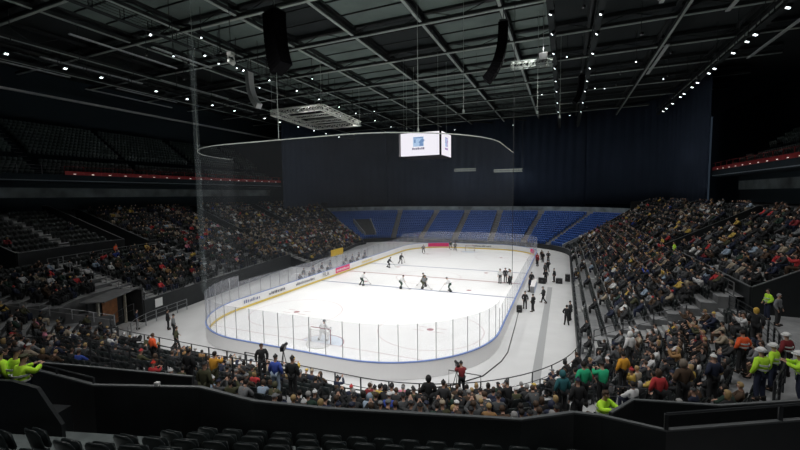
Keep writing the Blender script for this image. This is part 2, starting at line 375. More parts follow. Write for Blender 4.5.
# ------------------------------------------------------------------ stands
def build_stands():
    lo = MB()
    mk = lambda k: 1 if k % 2 else 0
    for a, b, rws in ((199.2, 203.4, LOWE), (203.4, TOT+37, LOW), (37, F0, LOWR), (F1, 171, LOWX), (171, 185.2, LOWL), (185.2, 199.2, LOWM)):
        e = rws[-1][0]+RD; zt = {id(LOW): 4.3, id(LOWR): 5.1, id(LOWL): 5.3, id(LOWX): 5.2, id(LOWM): 4.7, id(LOWE): 4.7}[id(rws)]
        strip(lo, us(a, b, 1.2), stepprof(rws, 0, e)+[(e, zt), (9.0, zt)], mk)
    struct(MB().wall([P(171, -2.6), P(171, 8.5)], 0, [.6, 5.2], .1).build('wall_end_left', BLACKW))
    for u_, z_, r_ in ((37, LOWR, 0), (203.4, LOWM, 0)):
        for d, z in z_: a_, b_ = P(u_, d), P(u_, d+RD); lo.wall([a_, b_], z-1.6, z, .08, 0)
    struct(lo.build('lower_terrace', [CONC, TREAD]), 'stepped lower terrace')
    fa = MB(); strip(fa, us(F0, F1, 1.2), stepprof(FAR, 0, 13.6)+[(13.6, 7.4), (13.75, 7.4), (13.75, 6.5)], lambda k: 1 if k > 31 else 0)
    struct(fa.build('far_terrace', [CONC, TREAD]), 'stepped terrace of the far blue seats')
    # upper blocks between the gaps
    runs = []; cur = F1+.0
    for a, b in sorted([g for g in GAPS if g[0] > F1])+[(TOT+GAPS[0][0], TOT+GAPS[0][1])]+[(TOT+a, TOT+b) for a, b in GAPS[1:3]]+[(TOT+F0, 0)]:
        runs.append((cur, a)); cur = b
    runs = [r for r in runs if not (r[0] >= 203 and r[1] <= TOT+29.1)]
    for a, b in runs:
        pt = 6.4 if 185 < a % TOT < 204 else 5.85; up = MB(); strip(up, us(a, b, 1.2), stepprof(UP, 4.3, 16.9)+[(16.9, 9.75)], mk)
        struct(up.build('upper_terrace', [CONC, TREAD]), 'stepped upper terrace')
        w = MB(); c = MB(); pts = [P(u, 9.0) for u in us(a, b, 1.0)]
        w.wall(pts, 4.3, pt, .12); c.wall(pts, pt, pt+.04, .15)
        for e in (a, b):   # sloping side walls of the vomitories
            sp = [P(e, 9.05+i*.85) for i in range(11)]; zt = [pt+min(i, 9.3)*.46 for i in range(11)]
            w.wall(sp, 4.3, zt, .12); c.wall(sp, zt, [z+.05 for z in zt], .15)
        struct(w.build('wall_parapet', BLACKW), 'black parapet wall'); struct(c.build('trim_parapet', CAPM))
    for a, b in GAPS:      # floors of the vomitories
        vf = MB(); strip(vf, us(a, b, 1), [(9.0, 4.3), (20, 4.3)], 0); struct(vf.build('vomitory_floor', TREAD))
        vb = MB(); vb.wall([P(u, 17.2) for u in us(a, b, 1)], 6.8, 9.75, .2); struct(vb.build('wall_vomitory', BLACKW))
    co = MB(); strip(co, us(F1-1, TOT, 1.5)+us(TOT, TOT+F0+1, 1.5)[1:], [(16.9, 9.75), (17.0, 9.76), (34, 9.76)], 0); 
    strip(co, us(F0, F1, 1.5), [(13.75, 6.5), (34, 6.5)], 0)
    struct(co.build('concourse_floor', CONC))
    # front fascia
    fw = MB()
    for a, b, h, dd in ((ENT[1], TOT+F1, .98, -.08), (F1, 171, .6, -2.63), (171, ENT[0], 2.08, -.08)):
        n = round((b-a)/7)
        for i in range(n): u0 = a+(b-a)*i/n; struct(MB().wall([P(u, dd) for u in us(u0, a+(b-a)*(i+1)/n, .9)], 0, h, .1).build('wall_front', BLACKW), 'black front wall of the stands')
    # radial walls at both ends of the blue bank
    for e, nm in ((F0, 'right'), (F1, 'left')):
        sp = [P(e, i*.85) for i in range(17)]; zt = [1.6+i*.375 for i in range(17)]
        w = MB().wall(sp, 0, zt, .22); struct(w.build('wall_stair_'+nm, mat('pale_stair_wall', (.30, .32, .34), .7)))
        w = MB().wall([P(e, 13.6+i) for i in range(5)], 5, 9.75, .2); struct(w.build('wall_end_'+nm, BLACKW))
    # grey back wall of the blue bank
    w = MB().wall([P(u, 13.8) for u in us(F0, F1, 1.5)], 6.5, 8.35, .15); struct(w.build('wall_concourse_far', mat('grey_slab', (.24, .29, .31), .7, noise=.4, nscale=.6)))
build_stands()
# far bank: a vomitory stair cut near the left corner
def far_vom(u0, u1):
    o = MB()
    for e in (u0, u1):
        o.wall([P(e, 1+i*.85) for i in range(9)], .5, [2.3+i*.4 for i in range(9)], .2, 0)
    o.wall([P(u0+.3, 1.2), P(u0+.3, 7.8)], 1, [1.5, 4.7], .1, 1)
    f = MB(); strip(f, [u0+.2, (u0+u1)/2, u1-.2], [(1.0, 2.0), (7.8, 5.3)], 0); struct(f.build('stair_well_floor', BLACKW))
    struct(o.build('wall_stairwell', [MATS['pale_stair_wall'], BLACKW]))
far_vom(134.6, 137.2)

# aisle steps: pale treads running up between the seat sections
LOWA = [205, 9.5, 18.7, 27.3, 36, 45.5, 55.7, 66, 75, 83, 146, 157, 169.5, 178.5, 187, 197.8]
UPA = [44, 50, 64, 71, 146, 161, 178, 194]
FARA = [94.0, 99.5, 106.5, 115, 123.5, 130.5]
def steps(u, rows, rise):
    b = MB(); n = NRM(u); rz = math.atan2(n.y, n.x)
    for d, z in rows:
        for h in (.0, .5):
            c = P(u, d+h*.85+.2); b.box((c[0], c[1], z+h*rise-rise/4+.03), (.34, 1.0, .04+rise/2), rz)
    return b
for u in LOWA: struct(steps(u, rows_at(u), rows_at(u)[1][1]-rows_at(u)[0][1]).build('aisle_steps', STEPM))
for u in UPA: struct(steps(u, UP, .46).build('aisle_steps', STEPM))
for u in FARA: struct(steps(u, FAR, .375).build('aisle_steps', TREAD))

# ------------------------------------------------------------------ seats
def seat_parts():
    # back shell: curved, rounded top, with thickness (occupant looks to +Y)
    bm = bmesh.new(); nx, nz = 8, 7; g = [[], []]
    for L, off in ((0, 0), (1, .035)):
        for j in range(nz+1):
            row = []
            for i in range(nx+1):
                t = i/nx*2-1; w = .225*(1-.25*max(0, (j/nz-.75)/.25)**2); x = t*w
                z = .40+.44*j/nz-(.035*t*t*t*t if j > nz-2 else 0)
                y = -.20-.09*(j/nz)+.035*t*t-off*(1-.5*abs(t)**3)
                row.append(bm.verts.new((x, y, z)))
            g[L].append(row)
    for L in (0, 1):
        for j in range(nz):
            for i in range(nx):
                q = [g[L][j][i], g[L][j][i+1], g[L][j+1][i+1], g[L][j+1][i]]; bm.faces.new(q if L == 0 else q[::-1])
    loop = [(0, i) for i in range(nx+1)]+[(j, nx) for j in range(1, nz+1)]+[(nz, i) for i in range(nx-1, -1, -1)]+[(j, 0) for j in range(nz-1, 0, -1)]
    for a, b in zip(loop, loop[1:]+loop[:1]):
        bm.faces.new([g[0][b[0]][b[1]], g[0][a[0]][a[1]], g[1][a[0]][a[1]], g[1][b[0]][b[1]]])
    bmesh.ops.recalc_face_normals(bm, faces=bm.faces)
    back = bpy.data.meshes.new('backrest'); bm.to_mesh(back); bm.free()
    bm = bmesh.new(); bmesh.ops.create_cube(bm, size=1, matrix=Matrix.Translation((0, -.11, .57)) @ Matrix.Rotation(R(12), 4, 'X') @ Matrix.Diagonal((.40, .07, .38, 1)))
    bmesh.ops.bevel(bm, geom=bm.edges[:], offset=.025, segments=2, affect='EDGES'); pan = bpy.data.meshes.new('seat_pan'); bm.to_mesh(pan); bm.free()
    b = MB(); b.box((-.20, -.13, .20), (.03, .05, .40)); b.box((.20, -.13, .20), (.03, .05, .40)); b.box((0, -.13, .36), (.40, .05, .04)); b.box((-.20, -.1, .02), (.06, .2, .02)); b.box((.20, -.1, .02), (.06, .2, .02))
    br = bpy.data.meshes.new('bracket'); br.from_pydata(b.v, [], b.f)
    for me in (back, pan): me.polygons.foreach_set('use_smooth', [True]*len(me.polygons))
    return back, pan, br
S_BACK, S_PAN, S_BR = seat_parts()
def with_mat(me, m):
    c = me.copy(); c.materials.clear(); c.materials.append(m); return c
def joined(meshes):
    vs, ts, o = [], [], 0; zone = []
    for zi, me in enumerate(meshes):
        me.calc_loop_triangles(); v = np.empty(len(me.vertices)*3); me.vertices.foreach_get('co', v); v = v.reshape(-1, 3)
        t = np.empty(len(me.loop_triangles)*3, dtype=np.int32); me.loop_triangles.foreach_get('vertices', t); t = t.reshape(-1, 3)
        vs.append(v); ts.append(t+o); o += len(v); zone += [zi]*len(v)
    return np.vstack(vs), np.vstack(ts), np.array(zone)
LOWSEAT = MB(); LOWSEAT.add([(-.22, -.2, .40), (.22, -.2, .40), (.22, -.28, .80), (.14, -.29, .84), (-.14, -.29, .84), (-.22, -.28, .80),
                             (-.22, -.24, .40), (.22, -.24, .40), (.22, -.32, .80), (.14, -.33, .84), (-.14, -.33, .84), (-.22, -.32, .80)],
                            [(0, 1, 2, 3, 4, 5), (11, 10, 9, 8, 7, 6), (0, 6, 7, 1), (1, 7, 8, 2), (2, 8, 9, 3), (3, 9, 10, 4), (4, 10, 11, 5), (5, 11, 6, 0)])
LOWSEAT.box((0, -.15, .57), (.40, .07, .36)); LOWSEAT.box((0, -.18, .2), (.34, .04, .40))
lsm = bpy.data.meshes.new('t'); lsm.from_pydata(LOWSEAT.v, [], LOWSEAT.f)
LS = joined([lsm])
def scatter(name, tmpl, places, material, tints=None, scales=None):
    """ONE mesh of many small copies; places = [(x,y,z,rz)]"""
    v, t, zone = tmpl; n = len(places)
    if not n: return None
    A = np.array(places); cz, sz = np.cos(A[:, 3]), np.sin(A[:, 3]); S = np.ones(n) if scales is None else np.array(scales)
    X = (v[None, :, 0]*cz[:, None]-v[None, :, 1]*sz[:, None])*S[:, None]+A[:, 0:1]; Y = (v[None, :, 0]*sz[:, None]+v[None, :, 1]*cz[:, None])*S[:, None]+A[:, 1:2]
    Z = v[None, :, 2]*S[:, None]+A[:, 2:3]; co = np.stack([X, Y, Z], -1).reshape(-1, 3); nv = len(v)
    tri = (t[None]+(np.arange(n)*nv)[:, None, None]).reshape(-1)
    me = bpy.data.meshes.new(name); me.vertices.add(len(co)); me.vertices.foreach_set('co', co.astype(np.float32).ravel())
    me.loops.add(len(tri)); me.loops.foreach_set('vertex_index', tri.astype(np.int32)); k = len(tri)//3
    me.polygons.add(k); me.polygons.foreach_set('loop_start', np.arange(k, dtype=np.int32)*3)
    me.update(calc_edges=True); me.materials.append(material)
    if tints is not None:
        T = np.array(tints)                        # n x zones x 3
        col = T[:, zone, :]; col = np.concatenate([col, np.ones(col.shape[:2]+(1,))], -1).reshape(-1, 4)
        at = me.attributes.new('tint', 'FLOAT_COLOR', 'POINT'); at.data.foreach_set('color', col.astype(np.float32).ravel())
    o = bpy.data.objects.new(name, me); C.objects.link(o); return o

def row_spots(d, u0, u1, pitch=.53):
    ul = us(u0, u1, .25); pts = [Vector(P(u, d)[:2]) for u in ul]; cum = [0]
    for a, b in zip(pts, pts[1:]): cum.append(cum[-1]+(b-a).length)
    n = int((cum[-1]-1.1)/pitch); out = []
    if n < 1: return out
    st = (cum[-1]-n*pitch)/2+pitch/2; j = 0
    for i in range(n):
        s = st+i*pitch
        while cum[j+1] < s: j += 1
        t = (s-cum[j])/(cum[j+1]-cum[j]); p = pts[j].lerp(pts[j+1], t); dr = (pts[j+1]-pts[j]).normalized()
        out.append((p.x, p.y, math.atan2(dr.y, dr.x), ul[j]+(ul[j+1]-ul[j])*t))   # +Y local looks inward
    return out
FCAP = [(-14, -47.5), (-.7, -45.3), (1.6, -44.8), (2.5, -44.5), (5.6, -44.4), (8.4, -43.4), (10.3, -43.4), (12.2, -43.0), (13.9, -42.5), (16.5, -41.75), (17.6, -41.0), (18.2, -40.9), (19.4, -41.0), (22.3, -39.4), (27.5, -36.2)]
PARA = [Vector(p) for p in FCAP]
fw_ = MB().wall(FCAP, 3.0, 6.38, .1); struct(fw_.build('wall_parapet', BLACKW), 'black parapet in the foreground'); struct(MB().wall(FCAP, 6.38, 6.42, .09).build('trim_parapet', CAPM))
FA, FT = Vector((10.3, -44.3)), Vector((.9585, .285)); FN = Vector((.285, -.9585)); FRZ = math.atan2(FT.y, FT.x)
fb = MB()
for k in range(10):
    c = FA+FT*1.2+FN*(.85*k-.05); z = 5.55+.45*k
    fb.box((c.x, c.y, (z+2)/2), (14.8, .86, z-2), FRZ, 0); fb.box((c.x, c.y, z+.005), (14.8, .84, .01), FRZ, 1)
c = FA+FT*1.2+FN*(.85*10+3.5); fb.box((c.x, c.y, 4.85), (30, 8, 9.7), FRZ, 0)
struct(fb.build('upper_terrace', [CONC, mat('foreground_tread', (.10, .12, .12), .6, noise=.3, nscale=2)]), 'stepped terrace of the foreground seats')
st_ = MB()
for k in range(8):
    for h in (0, .5):
        c = FA-FT*(.95+.22*k)+FN*(.85*(k+h)-.1); st_.box((c.x, c.y, 5.55+.45*(k+h)+.06), (1.0, .38, .06), FRZ)
struct(st_.build('aisle_steps', mat('step_pale', (.34, .38, .38), .5)))
c = FA-FT*6.7-FN*.55; struct(MB().box((c.x, c.y, 4.9), (3.2, 1.0, 2.0), FRZ).build('landing_floor', BLACKW))
struct(MB().wall([(FA+FT*a-FN*.1)[:] for a in (-8.5, -5.6, -4.9, -4.3)], 4, [7.05, 7.05, 6.9, 6.0], .09).build('wall_landing', BLACKW))
FSEATS = []
for k in range(7):
    s0 = -.28-.22*k; n_ = int((8.45-s0)/.565)
    for i in range(n_): p = FA+FT*(s0+.565*i)+FN*(.85*k); FSEATS.append((p.x, p.y, 5.55+.45*k, FRZ-(.16 if i == 0 else .06 if i == 1 else 0), 5, 'up', k))
    if k >= 2:
        for i in range(5): p = FA-FT*(2.1+.22*k+.6*i)+FN*(.85*k+.12*i); FSEATS.append((p.x, p.y, 5.55+.45*k, FRZ-.25, 5, 'up', k))
def hidden_by_parapet(x, y, z):
    a = Vector((CAM.x, CAM.y)); b = Vector((x, y))
    for p, q in zip(PARA, PARA[1:]):
        r = b-a; s = q-p; den = r.x*s.y-r.y*s.x
        if abs(den) < 1e-9: continue
        t = ((p.x-a.x)*s.y-(p.y-a.y)*s.x)/den; w = ((p.x-a.x)*r.y-(p.y-a.y)*r.x)/den
        if 0 < t < .985 and 0 <= w <= 1: return CAM.z+(z-CAM.z)*t < 6.4
    return False
seats = []      # x y z rz u tier row
for tier, rows, aisles in (('low', None, LOWA+[37, 171, 185.2, 199.2, 203.4]), ('up', UP, sorted(UPA+[e for g in GAPS for e in g]))):
    cuts = sorted([a for a in aisles]+[F0-.3, F1+.3]); cuts = cuts+[cuts[0]+TOT]
    for a, b in zip(cuts, cuts[1:]):
        m = (a+b)/2
        if in_far(m) or (tier == 'up' and (ingap(m) or m % TOT < 29 or m % TOT > 203)): continue
        for k, (d, z) in enumerate(rows or rows_at(m)):
            for x, y, rz, u in row_spots(d+.42, a, b): seats.append((x, y, z, rz, u % TOT, tier, k))
seats += FSEATS
blue = []
cuts = [F0+.2]+FARA+[F1-.2]
for a, b in zip(cuts, cuts[1:]):
    for k, (d, z) in enumerate(FAR):
        for x, y, rz, u in row_spots(d+.45, a, b):
            if 134.4 < u < 137.4 and 1 <= k <= 8: continue
            blue.append((x, y, z, rz, u, 'far', k))
# lower pits (near vomitories) take some rows out
def in_pit(x, y): return (1.0 < x < 7.6 and -44.5 < y < -41.2 and True) or (18.9 < x < 26 and -41.5 < y < -37.2)
def inframe(s, h, mg=12):
    q = project(s[0], s[1], s[2]+h)
    return q and -mg < q[0] < 800+mg and -mg < q[1] < 450+30 and q
EMPTYBLOCK = lambda s: s[5] == 'low' and -4.5 < s[0] < 1.5 and s[6] >= 4 and s[1] < -37
def density(s):
    x, y, z, rz, u, tier, k = s
    if tier == 'up':
        if u < 29 or u > 188.6: return .012 if u > 188 else 0
        if u > 203: return 0
        if u < 60: return .62
        if u < F0: return (.72 if k < 7 else .5)*(1 if u < 72 else .75)
        return .88
    if u < 18.7: return 0 if EMPTYBLOCK(s) else (.45 if x > 8 else .55)
    if u < 30: return .62
    if u > 199: return .55
    if u < 40: return .62 if k > 2 else .3
    if u < 60: return (.05, .06, .1, .3, .6, .8, .9, .9, .9, .9)[k]
    if u < F0: return (.05, .08, .2, .5, .75, .9, .9, .9, .9, .9)[k]
    if u < 169: return .9
    if u < 178: return .72
    if u < 188: return .60
    if u > 197: return .55
    return .38
# ------------------------------------------------------------------ people
def skin(name, V, E, rad, sub=1, root=0, extra=None):
    bm = bmesh.new(); lay = bm.verts.layers.skin.verify(); vs = [bm.verts.new(p) for p in V]
    for a, b in E: bm.edges.new((vs[a], vs[b]))
    for i, v in enumerate(vs):
        r = rad[i]; v[lay].radius = (r, r) if not isinstance(r, tuple) else r; v[lay].use_root = (i == root)
    me = bpy.data.meshes.new(name); bm.to_mesh(me); bm.free(); o = bpy.data.objects.new(name, me); C.objects.link(o)
    m = o.modifiers.new('s', 'SKIN'); m.use_smooth_shade = True; m.branch_smoothing = .3
    if sub: m = o.modifiers.new('u', 'SUBSURF'); m.levels = sub; m.render_levels = sub
    dg = bpy.context.evaluated_depsgraph_get(); dg.update(); out = bpy.data.meshes.new_from_object(o.evaluated_get(dg)); out.name = name
    bpy.data.objects.remove(o); out.materials.clear(); return out
class Sk:
    def __init__(s): s.V = []; s.E = []; s.r = []
    def v(s, p, r, prev=None):
        s.V.append(tuple(p)); s.r.append(r); i = len(s.V)-1
        if prev is not None: s.E.append((prev, i))
        return i
    def chain(s, pts, rads, prev):
        for p, r in zip(pts, rads): prev = s.v(p, r, prev)
        return prev
def lerp(a, b, t): return tuple(Vector(a).lerp(Vector(b), t))
def add_blobs(me, blobs, mats):
    """join small ellipsoids (eyes, lips, nose, ears) into the body mesh"""
    bm = bmesh.new(); bm.from_mesh(me)
    for c, rr, mi in blobs:
        ret = bmesh.ops.create_icosphere(bm, subdivisions=1, radius=1, matrix=Matrix.Translation(c) @ Matrix.Diagonal((*rr, 1)))
        fs = {f for v in ret['verts'] for f in v.link_faces}
        for f in fs: f.material_index = mi; f.smooth = True
    bm.to_mesh(me); bm.free()
    for m in mats: me.materials.append(m)
    return me
POSES = {
 'seated':   dict(pel=(0, -.12, .53), ch=(0, -.16, .83), nk=(0, -.13, 1.04), hd=(0, -.10, 1.18), kn=(.13, .30, .52), an=(.13, .30, .10), el=(.27, .00, .74), wr=(.14, .22, .62)),
 'leaning':  dict(pel=(0, -.12, .53), ch=(0, .00, .81), nk=(0, .10, 1.00), hd=(0, .17, 1.12), kn=(.15, .30, .52), an=(.14, .26, .10), el=(.25, .20, .66), wr=(.06, .36, .62)),
 'filming':  dict(pel=(0, -.12, .53), ch=(0, -.14, .83), nk=(0, -.11, 1.04), hd=(0, -.08, 1.18), kn=(.12, .30, .52), an=(.12, .30, .10), el=(.24, .14, .86), wr=(.06, .28, 1.12)),
 'standing': dict(pel=(0, 0, .94), ch=(0, .0, 1.27), nk=(0, .01, 1.47), hd=(0, .03, 1.61), kn=(.11, .03, .50), an=(.12, 0, .09), el=(.27, -.03, 1.14), wr=(.25, .10, .90)),
 'pockets':  dict(pel=(0, 0, .94), ch=(0, -.01, 1.27), nk=(0, .0, 1.47), hd=(.0, .03, 1.61), kn=(.10, .02, .50), an=(.16, 0, .09), el=(.30, -.06, 1.15), wr=(.17, .14, .98)),
 'reaching': dict(pel=(0, 0, .94), ch=(0, .03, 1.27), nk=(0, .06, 1.46), hd=(0, .10, 1.60), kn=(.11, .05, .50), an=(.12, -.03, .09), el=(.27, .16, 1.25), wr=(.12, .38, 1.34)),
 'striding': dict(pel=(0, 0, .93), ch=(0, .03, 1.26), nk=(0, .05, 1.46), hd=(0, .07, 1.60), kn=(.10, .12, .51), an=(.11, .22, .10), kn2=(-.10, -.04, .50), an2=(-.11, -.30, .13), el=(.27, -.1, 1.13), wr=(.26, .02, .90), el2=(-.27, .05, 1.13), wr2=(-.24, .24, 1.0)),
 'skating':  dict(pel=(0, -.08, .88), ch=(0, .10, 1.15), nk=(0, .22, 1.32), hd=(0, .30, 1.44), kn=(.16, .12, .52), an=(.2, -.02, .12), kn2=(-.16, .06, .50), an2=(-.28, -.22, .14), el=(.33, .22, 1.00), wr=(.18, .44, .90), el2=(-.33, .16, 1.00), wr2=(-.20, .40, .84)),
 'goalie':   dict(pel=(0, -.12, .78), ch=(0, .08, 1.06), nk=(0, .18, 1.24), hd=(0, .25, 1.37), kn=(.24, .16, .44), an=(.34, -.02, .11), el=(.38, .16, .90), wr=(.36, .40, .80)),
}
def mir(p): return (-p[0], p[1], p[2])
def make_pose(nm, g=1.0):
    q = POSES[nm]; out = {}
    J = {}
    for key in ('kn', 'an', 'el', 'wr'):
        J[key, 1] = q[key]; J[key, -1] = q.get(key+'2', mir(q[key]))
    pel, ch, nk, hd = q['pel'], q['ch'], q['nk'], q['hd']; up = (Vector(hd)-Vector(nk)).normalized()
    hip = {s: (pel[0]+s*.09, pel[1], pel[2]-.02) for s in (1, -1)}; sh = {s: tuple(Vector(ch).lerp(Vector(nk), .62)+Vector((s*.175, 0, 0))) for s in (1, -1)}
    # body: one surface, five fingers on each hand
    b = Sk(); p0 = b.v(pel, .125); w = b.v(lerp(pel, ch, .5), .115, p0); c = b.v(ch, .14, w); n = b.v(nk, .058, c); h0 = b.v(lerp(nk, hd, .62), .066, n); h1 = b.v(hd, .088, h0); h2 = b.v(tuple(Vector(hd)+up*.075), .072, h1)
    for s in (1, -1):
        a = b.v(sh[s], .058, c); e = b.chain([lerp(sh[s], J['el', s], .5), J['el', s], lerp(J['el', s], J['wr', s], .5), J['wr', s]], [.05, .042, .038, .027], a)
        d = (Vector(J['wr', s])-Vector(J['el', s])).normalized(); side = d.cross(Vector((0, 0, 1))); side = side.normalized() if side.length > .1 else Vector((1, 0, 0)); dn = side.cross(d).normalized()*-1
        if dn.z > 0: dn = -dn
        wv = Vector(J['wr', s]); pm = b.v(tuple(wv+d*.05), .03, e)
        for k, (o, L) in enumerate(((-.027, .062), (-.009, .072), (.010, .068), (.028, .052))):
            k0 = wv+d*.085+side*o; k1 = k0+d*L*.5+dn*.008; k2 = k1+d*L*.4+dn*.028
            b.chain([tuple(k0), tuple(k1), tuple(k2)], [.010, .009, .008], pm)
        t0 = wv+d*.03+side*(-s)*.034; b.chain([tuple(t0), tuple(t0+d*.035+side*(-s)*.015+dn*.012)], [.012, .010], pm)
        hp = b.v(hip[s], .085, p0)
        b.chain([lerp(hip[s], J['kn', s], .5), J['kn', s], lerp(J['kn', s], J['an', s], .4), J['an', s], tuple(Vector(J['an', s])+Vector((s*.02, .13, -.045)))], [.078, .058, .055, .038, .032], hp)
    body = skin('body', b.V, b.E, b.r, 1)
    H = Vector(hd); bl = [((H+Vector((0, .083, -.012))), (.014, .024, .024), 0), (H+Vector((0, .074, -.06)), (.026, .012, .007), 2)]
    for s in (1, -1): bl += [(H+Vector((s*.031, .080, .012)), (.012, .008, .008), 1), (H+Vector((s*.086, .0, -.005)), (.012, .022, .032), 0), (H+Vector((s*.031, .083, .03)), (.02, .008, .004), 1)]
    out['body'] = add_blobs(body, [(tuple(c_), r_, m_) for c_, r_, m_ in bl], [SKIN, EYE, LIP])
    # jacket
    k = Sk(); p0 = k.v(lerp(pel, ch, -.25 if pel[2] > .7 else 0), .165*g); w = k.v(lerp(pel, ch, .5), .166*g, p0); c = k.v(ch, .186*g, w)
    k.v(lerp(ch, nk, .85), .085*g, c)
    for s in (1, -1):
        a = k.v(sh[s], .095*g, c); k.chain([lerp(sh[s], J['el', s], .5), J['el', s], lerp(J['el', s], J['wr', s], .5), lerp(J['el', s], J['wr', s], .97)], [.088*g, .080*g, .072*g, .052*g], a)
    out['jacket'] = skin('jacket', k.V, k.E, k.r, 1)
    t = Sk(); p0 = t.v((pel[0], pel[1], pel[2]), .142)
    for s in (1, -1):
        hp = t.v(hip[s], .102, p0); t.chain([lerp(hip[s], J['kn', s], .5), J['kn', s], lerp(J['kn', s], J['an', s], .5), lerp(J['kn', s], J['an', s], .95)], [.098, .082, .078, .062], hp)
    out['trousers'] = skin('trousers', t.V, t.E, t.r, 1)
    f = MB()
    bt = bmesh.new()
    for s in (1, -1):
        a = Vector(J['an', s]); bmesh.ops.create_cube(bt, size=1, matrix=Matrix.Translation(a+Vector((s*.008, .06, -.04))) @ Matrix.Diagonal((.105, .29, .09, 1)))
        bmesh.ops.create_cube(bt, size=1, matrix=Matrix.Translation(a+Vector((0, -.02, .05))) @ Matrix.Diagonal((.11, .12, .16, 1)))
    bmesh.ops.bevel(bt, geom=bt.edges[:], offset=.028, segments=2, affect='EDGES'); me = bpy.data.meshes.new('boots'); bt.to_mesh(me); bt.free(); out['boots'] = me
    # hi-vis vest bands
    v_ = MB(); cv = Vector(ch)
    # coarse one-piece figure for the distant crowd
    zz = []
    k = Sk(); p0 = k.v(pel, .15*g); c = k.v(ch, .175*g, p0)
    for s in (1, -1): a = k.v(sh[s], .08, c); k.chain([J['el', s], J['wr', s]], [.068, .045], a)
    zz.append(skin('z', k.V, k.E, k.r, 0))
    k = Sk(); p0 = k.v(pel, .13)
    for s in (1, -1): a = k.v(J['kn', s], .08, p0); k.v(J['an', s], .06, a)
    zz.append(skin('z', k.V, k.E, k.r, 0))
    for cc, r_ in ((H, (.085, .095, .115)), (H+Vector((0, -.022, .035)), (.10, .10, .105))):
        bm = bmesh.new(); bmesh.ops.create_icosphere(bm, subdivisions=1, radius=1, matrix=Matrix.Translation(cc) @ Matrix.Diagonal((*r_, 1)))
        me = bpy.data.meshes.new('z'); bm.to_mesh(me); bm.free(); zz.append(me)
    out['coarse'] = joined(zz); out['hd'] = H
    for key in ('jacket', 'trousers', 'boots'): out[key].materials.clear(); out[key].materials.append(CLOTH)
    for key in ('jacket', 'trousers', 'boots', 'body'): me = out[key]; me.polygons.foreach_set('use_smooth', [True]*len(me.polygons))
    return out
PM = {n: make_pose(n, 1.12 if n in ('skating', 'goalie') else 1.0) for n in POSES}
def head_mesh(kind):
    bm = bmesh.new()
    if kind == 'hair':
        bmesh.ops.create_icosphere(bm, subdivisions=3, radius=1)
        bmesh.ops.delete(bm, geom=[v for v in bm.verts if (v.co.y > .35 and v.co.z < .35) or v.co.z < -.55], context='VERTS')
        for v in bm.verts: v.co = Vector((v.co.x*.098, v.co.y*.104-.006, v.co.z*.112+.03))
    elif kind == 'long_hair':
        bmesh.ops.create_icosphere(bm, subdivisions=3, radius=1)
        bmesh.ops.delete(bm, geom=[v for v in bm.verts if (v.co.y > .3 and v.co.z < .35)], context='VERTS')
        for v in bm.verts:
            z = v.co.z; lo = z < -.1; v.co = Vector((v.co.x*(.104 if not lo else .115), v.co.y*.106-.012, z*(.115 if not lo else .24)+.03))
    elif kind in ('beanie', 'helmet', 'hardhat'):
        bmesh.ops.create_icosphere(bm, subdivisions=3, radius=1)
        cut = {'beanie': .02, 'helmet': -.25, 'hardhat': .0}[kind]
        bmesh.ops.delete(bm, geom=[v for v in bm.verts if v.co.z < cut or (kind == 'helmet' and v.co.y > .55 and v.co.z < .2)], context='VERTS')
        k = {'beanie': (.106, .112, .125), 'helmet': (.122, .132, .13), 'hardhat': (.125, .145, .125)}[kind]
        for v in bm.verts: v.co = Vector((v.co.x*k[0], v.co.y*k[1]-.004, v.co.z*k[2]+.032))
        if kind == 'beanie': bmesh.ops.create_icosphere(bm, subdivisions=1, radius=.035, matrix=Matrix.Translation((0, -.01, .175)))
        if kind == 'hardhat': bmesh.ops.create_cone(bm, cap_ends=True, segments=20, radius1=.15, radius2=.135, depth=.018, matrix=Matrix.Translation((0, .015, .035)) @ Matrix.Diagonal((.95, 1.12, 1, 1)))
    elif kind == 'cap':
        bmesh.ops.create_icosphere(bm, subdivisions=3, radius=1); bmesh.ops.delete(bm, geom=[v for v in bm.verts if v.co.z < .05], context='VERTS')
        for v in bm.verts: v.co = Vector((v.co.x*.104, v.co.y*.112-.002, v.co.z*.11+.03))
        bmesh.ops.create_cube(bm, size=1, matrix=Matrix.Translation((0, .125, .04)) @ Matrix.Rotation(R(-12), 4, 'X') @ Matrix.Diagonal((.15, .10, .012, 1)))
    elif kind == 'hood':
        bmesh.ops.create_icosphere(bm, subdivisions=3, radius=1); bmesh.ops.delete(bm, geom=[v for v in bm.verts if v.co.y > .45 and -.65 < v.co.z < .6], context='VERTS')
        for v in bm.verts: v.co = Vector((v.co.x*.125, v.co.y*.13-.015, v.co.z*.165+.0))
    geo = bmesh.ops.solidify(bm, geom=bm.faces[:], thickness=.008) if kind not in ('beanie',) else None
    me = bpy.data.meshes.new(kind); bm.to_mesh(me); bm.free(); me.materials.append(HAIRM); me.polygons.foreach_set('use_smooth', [True]*len(me.polygons)); return me
HM = {k: head_mesh(k) for k in ('hair', 'long_hair', 'beanie', 'cap', 'hood', 'hardhat', 'helmet')}
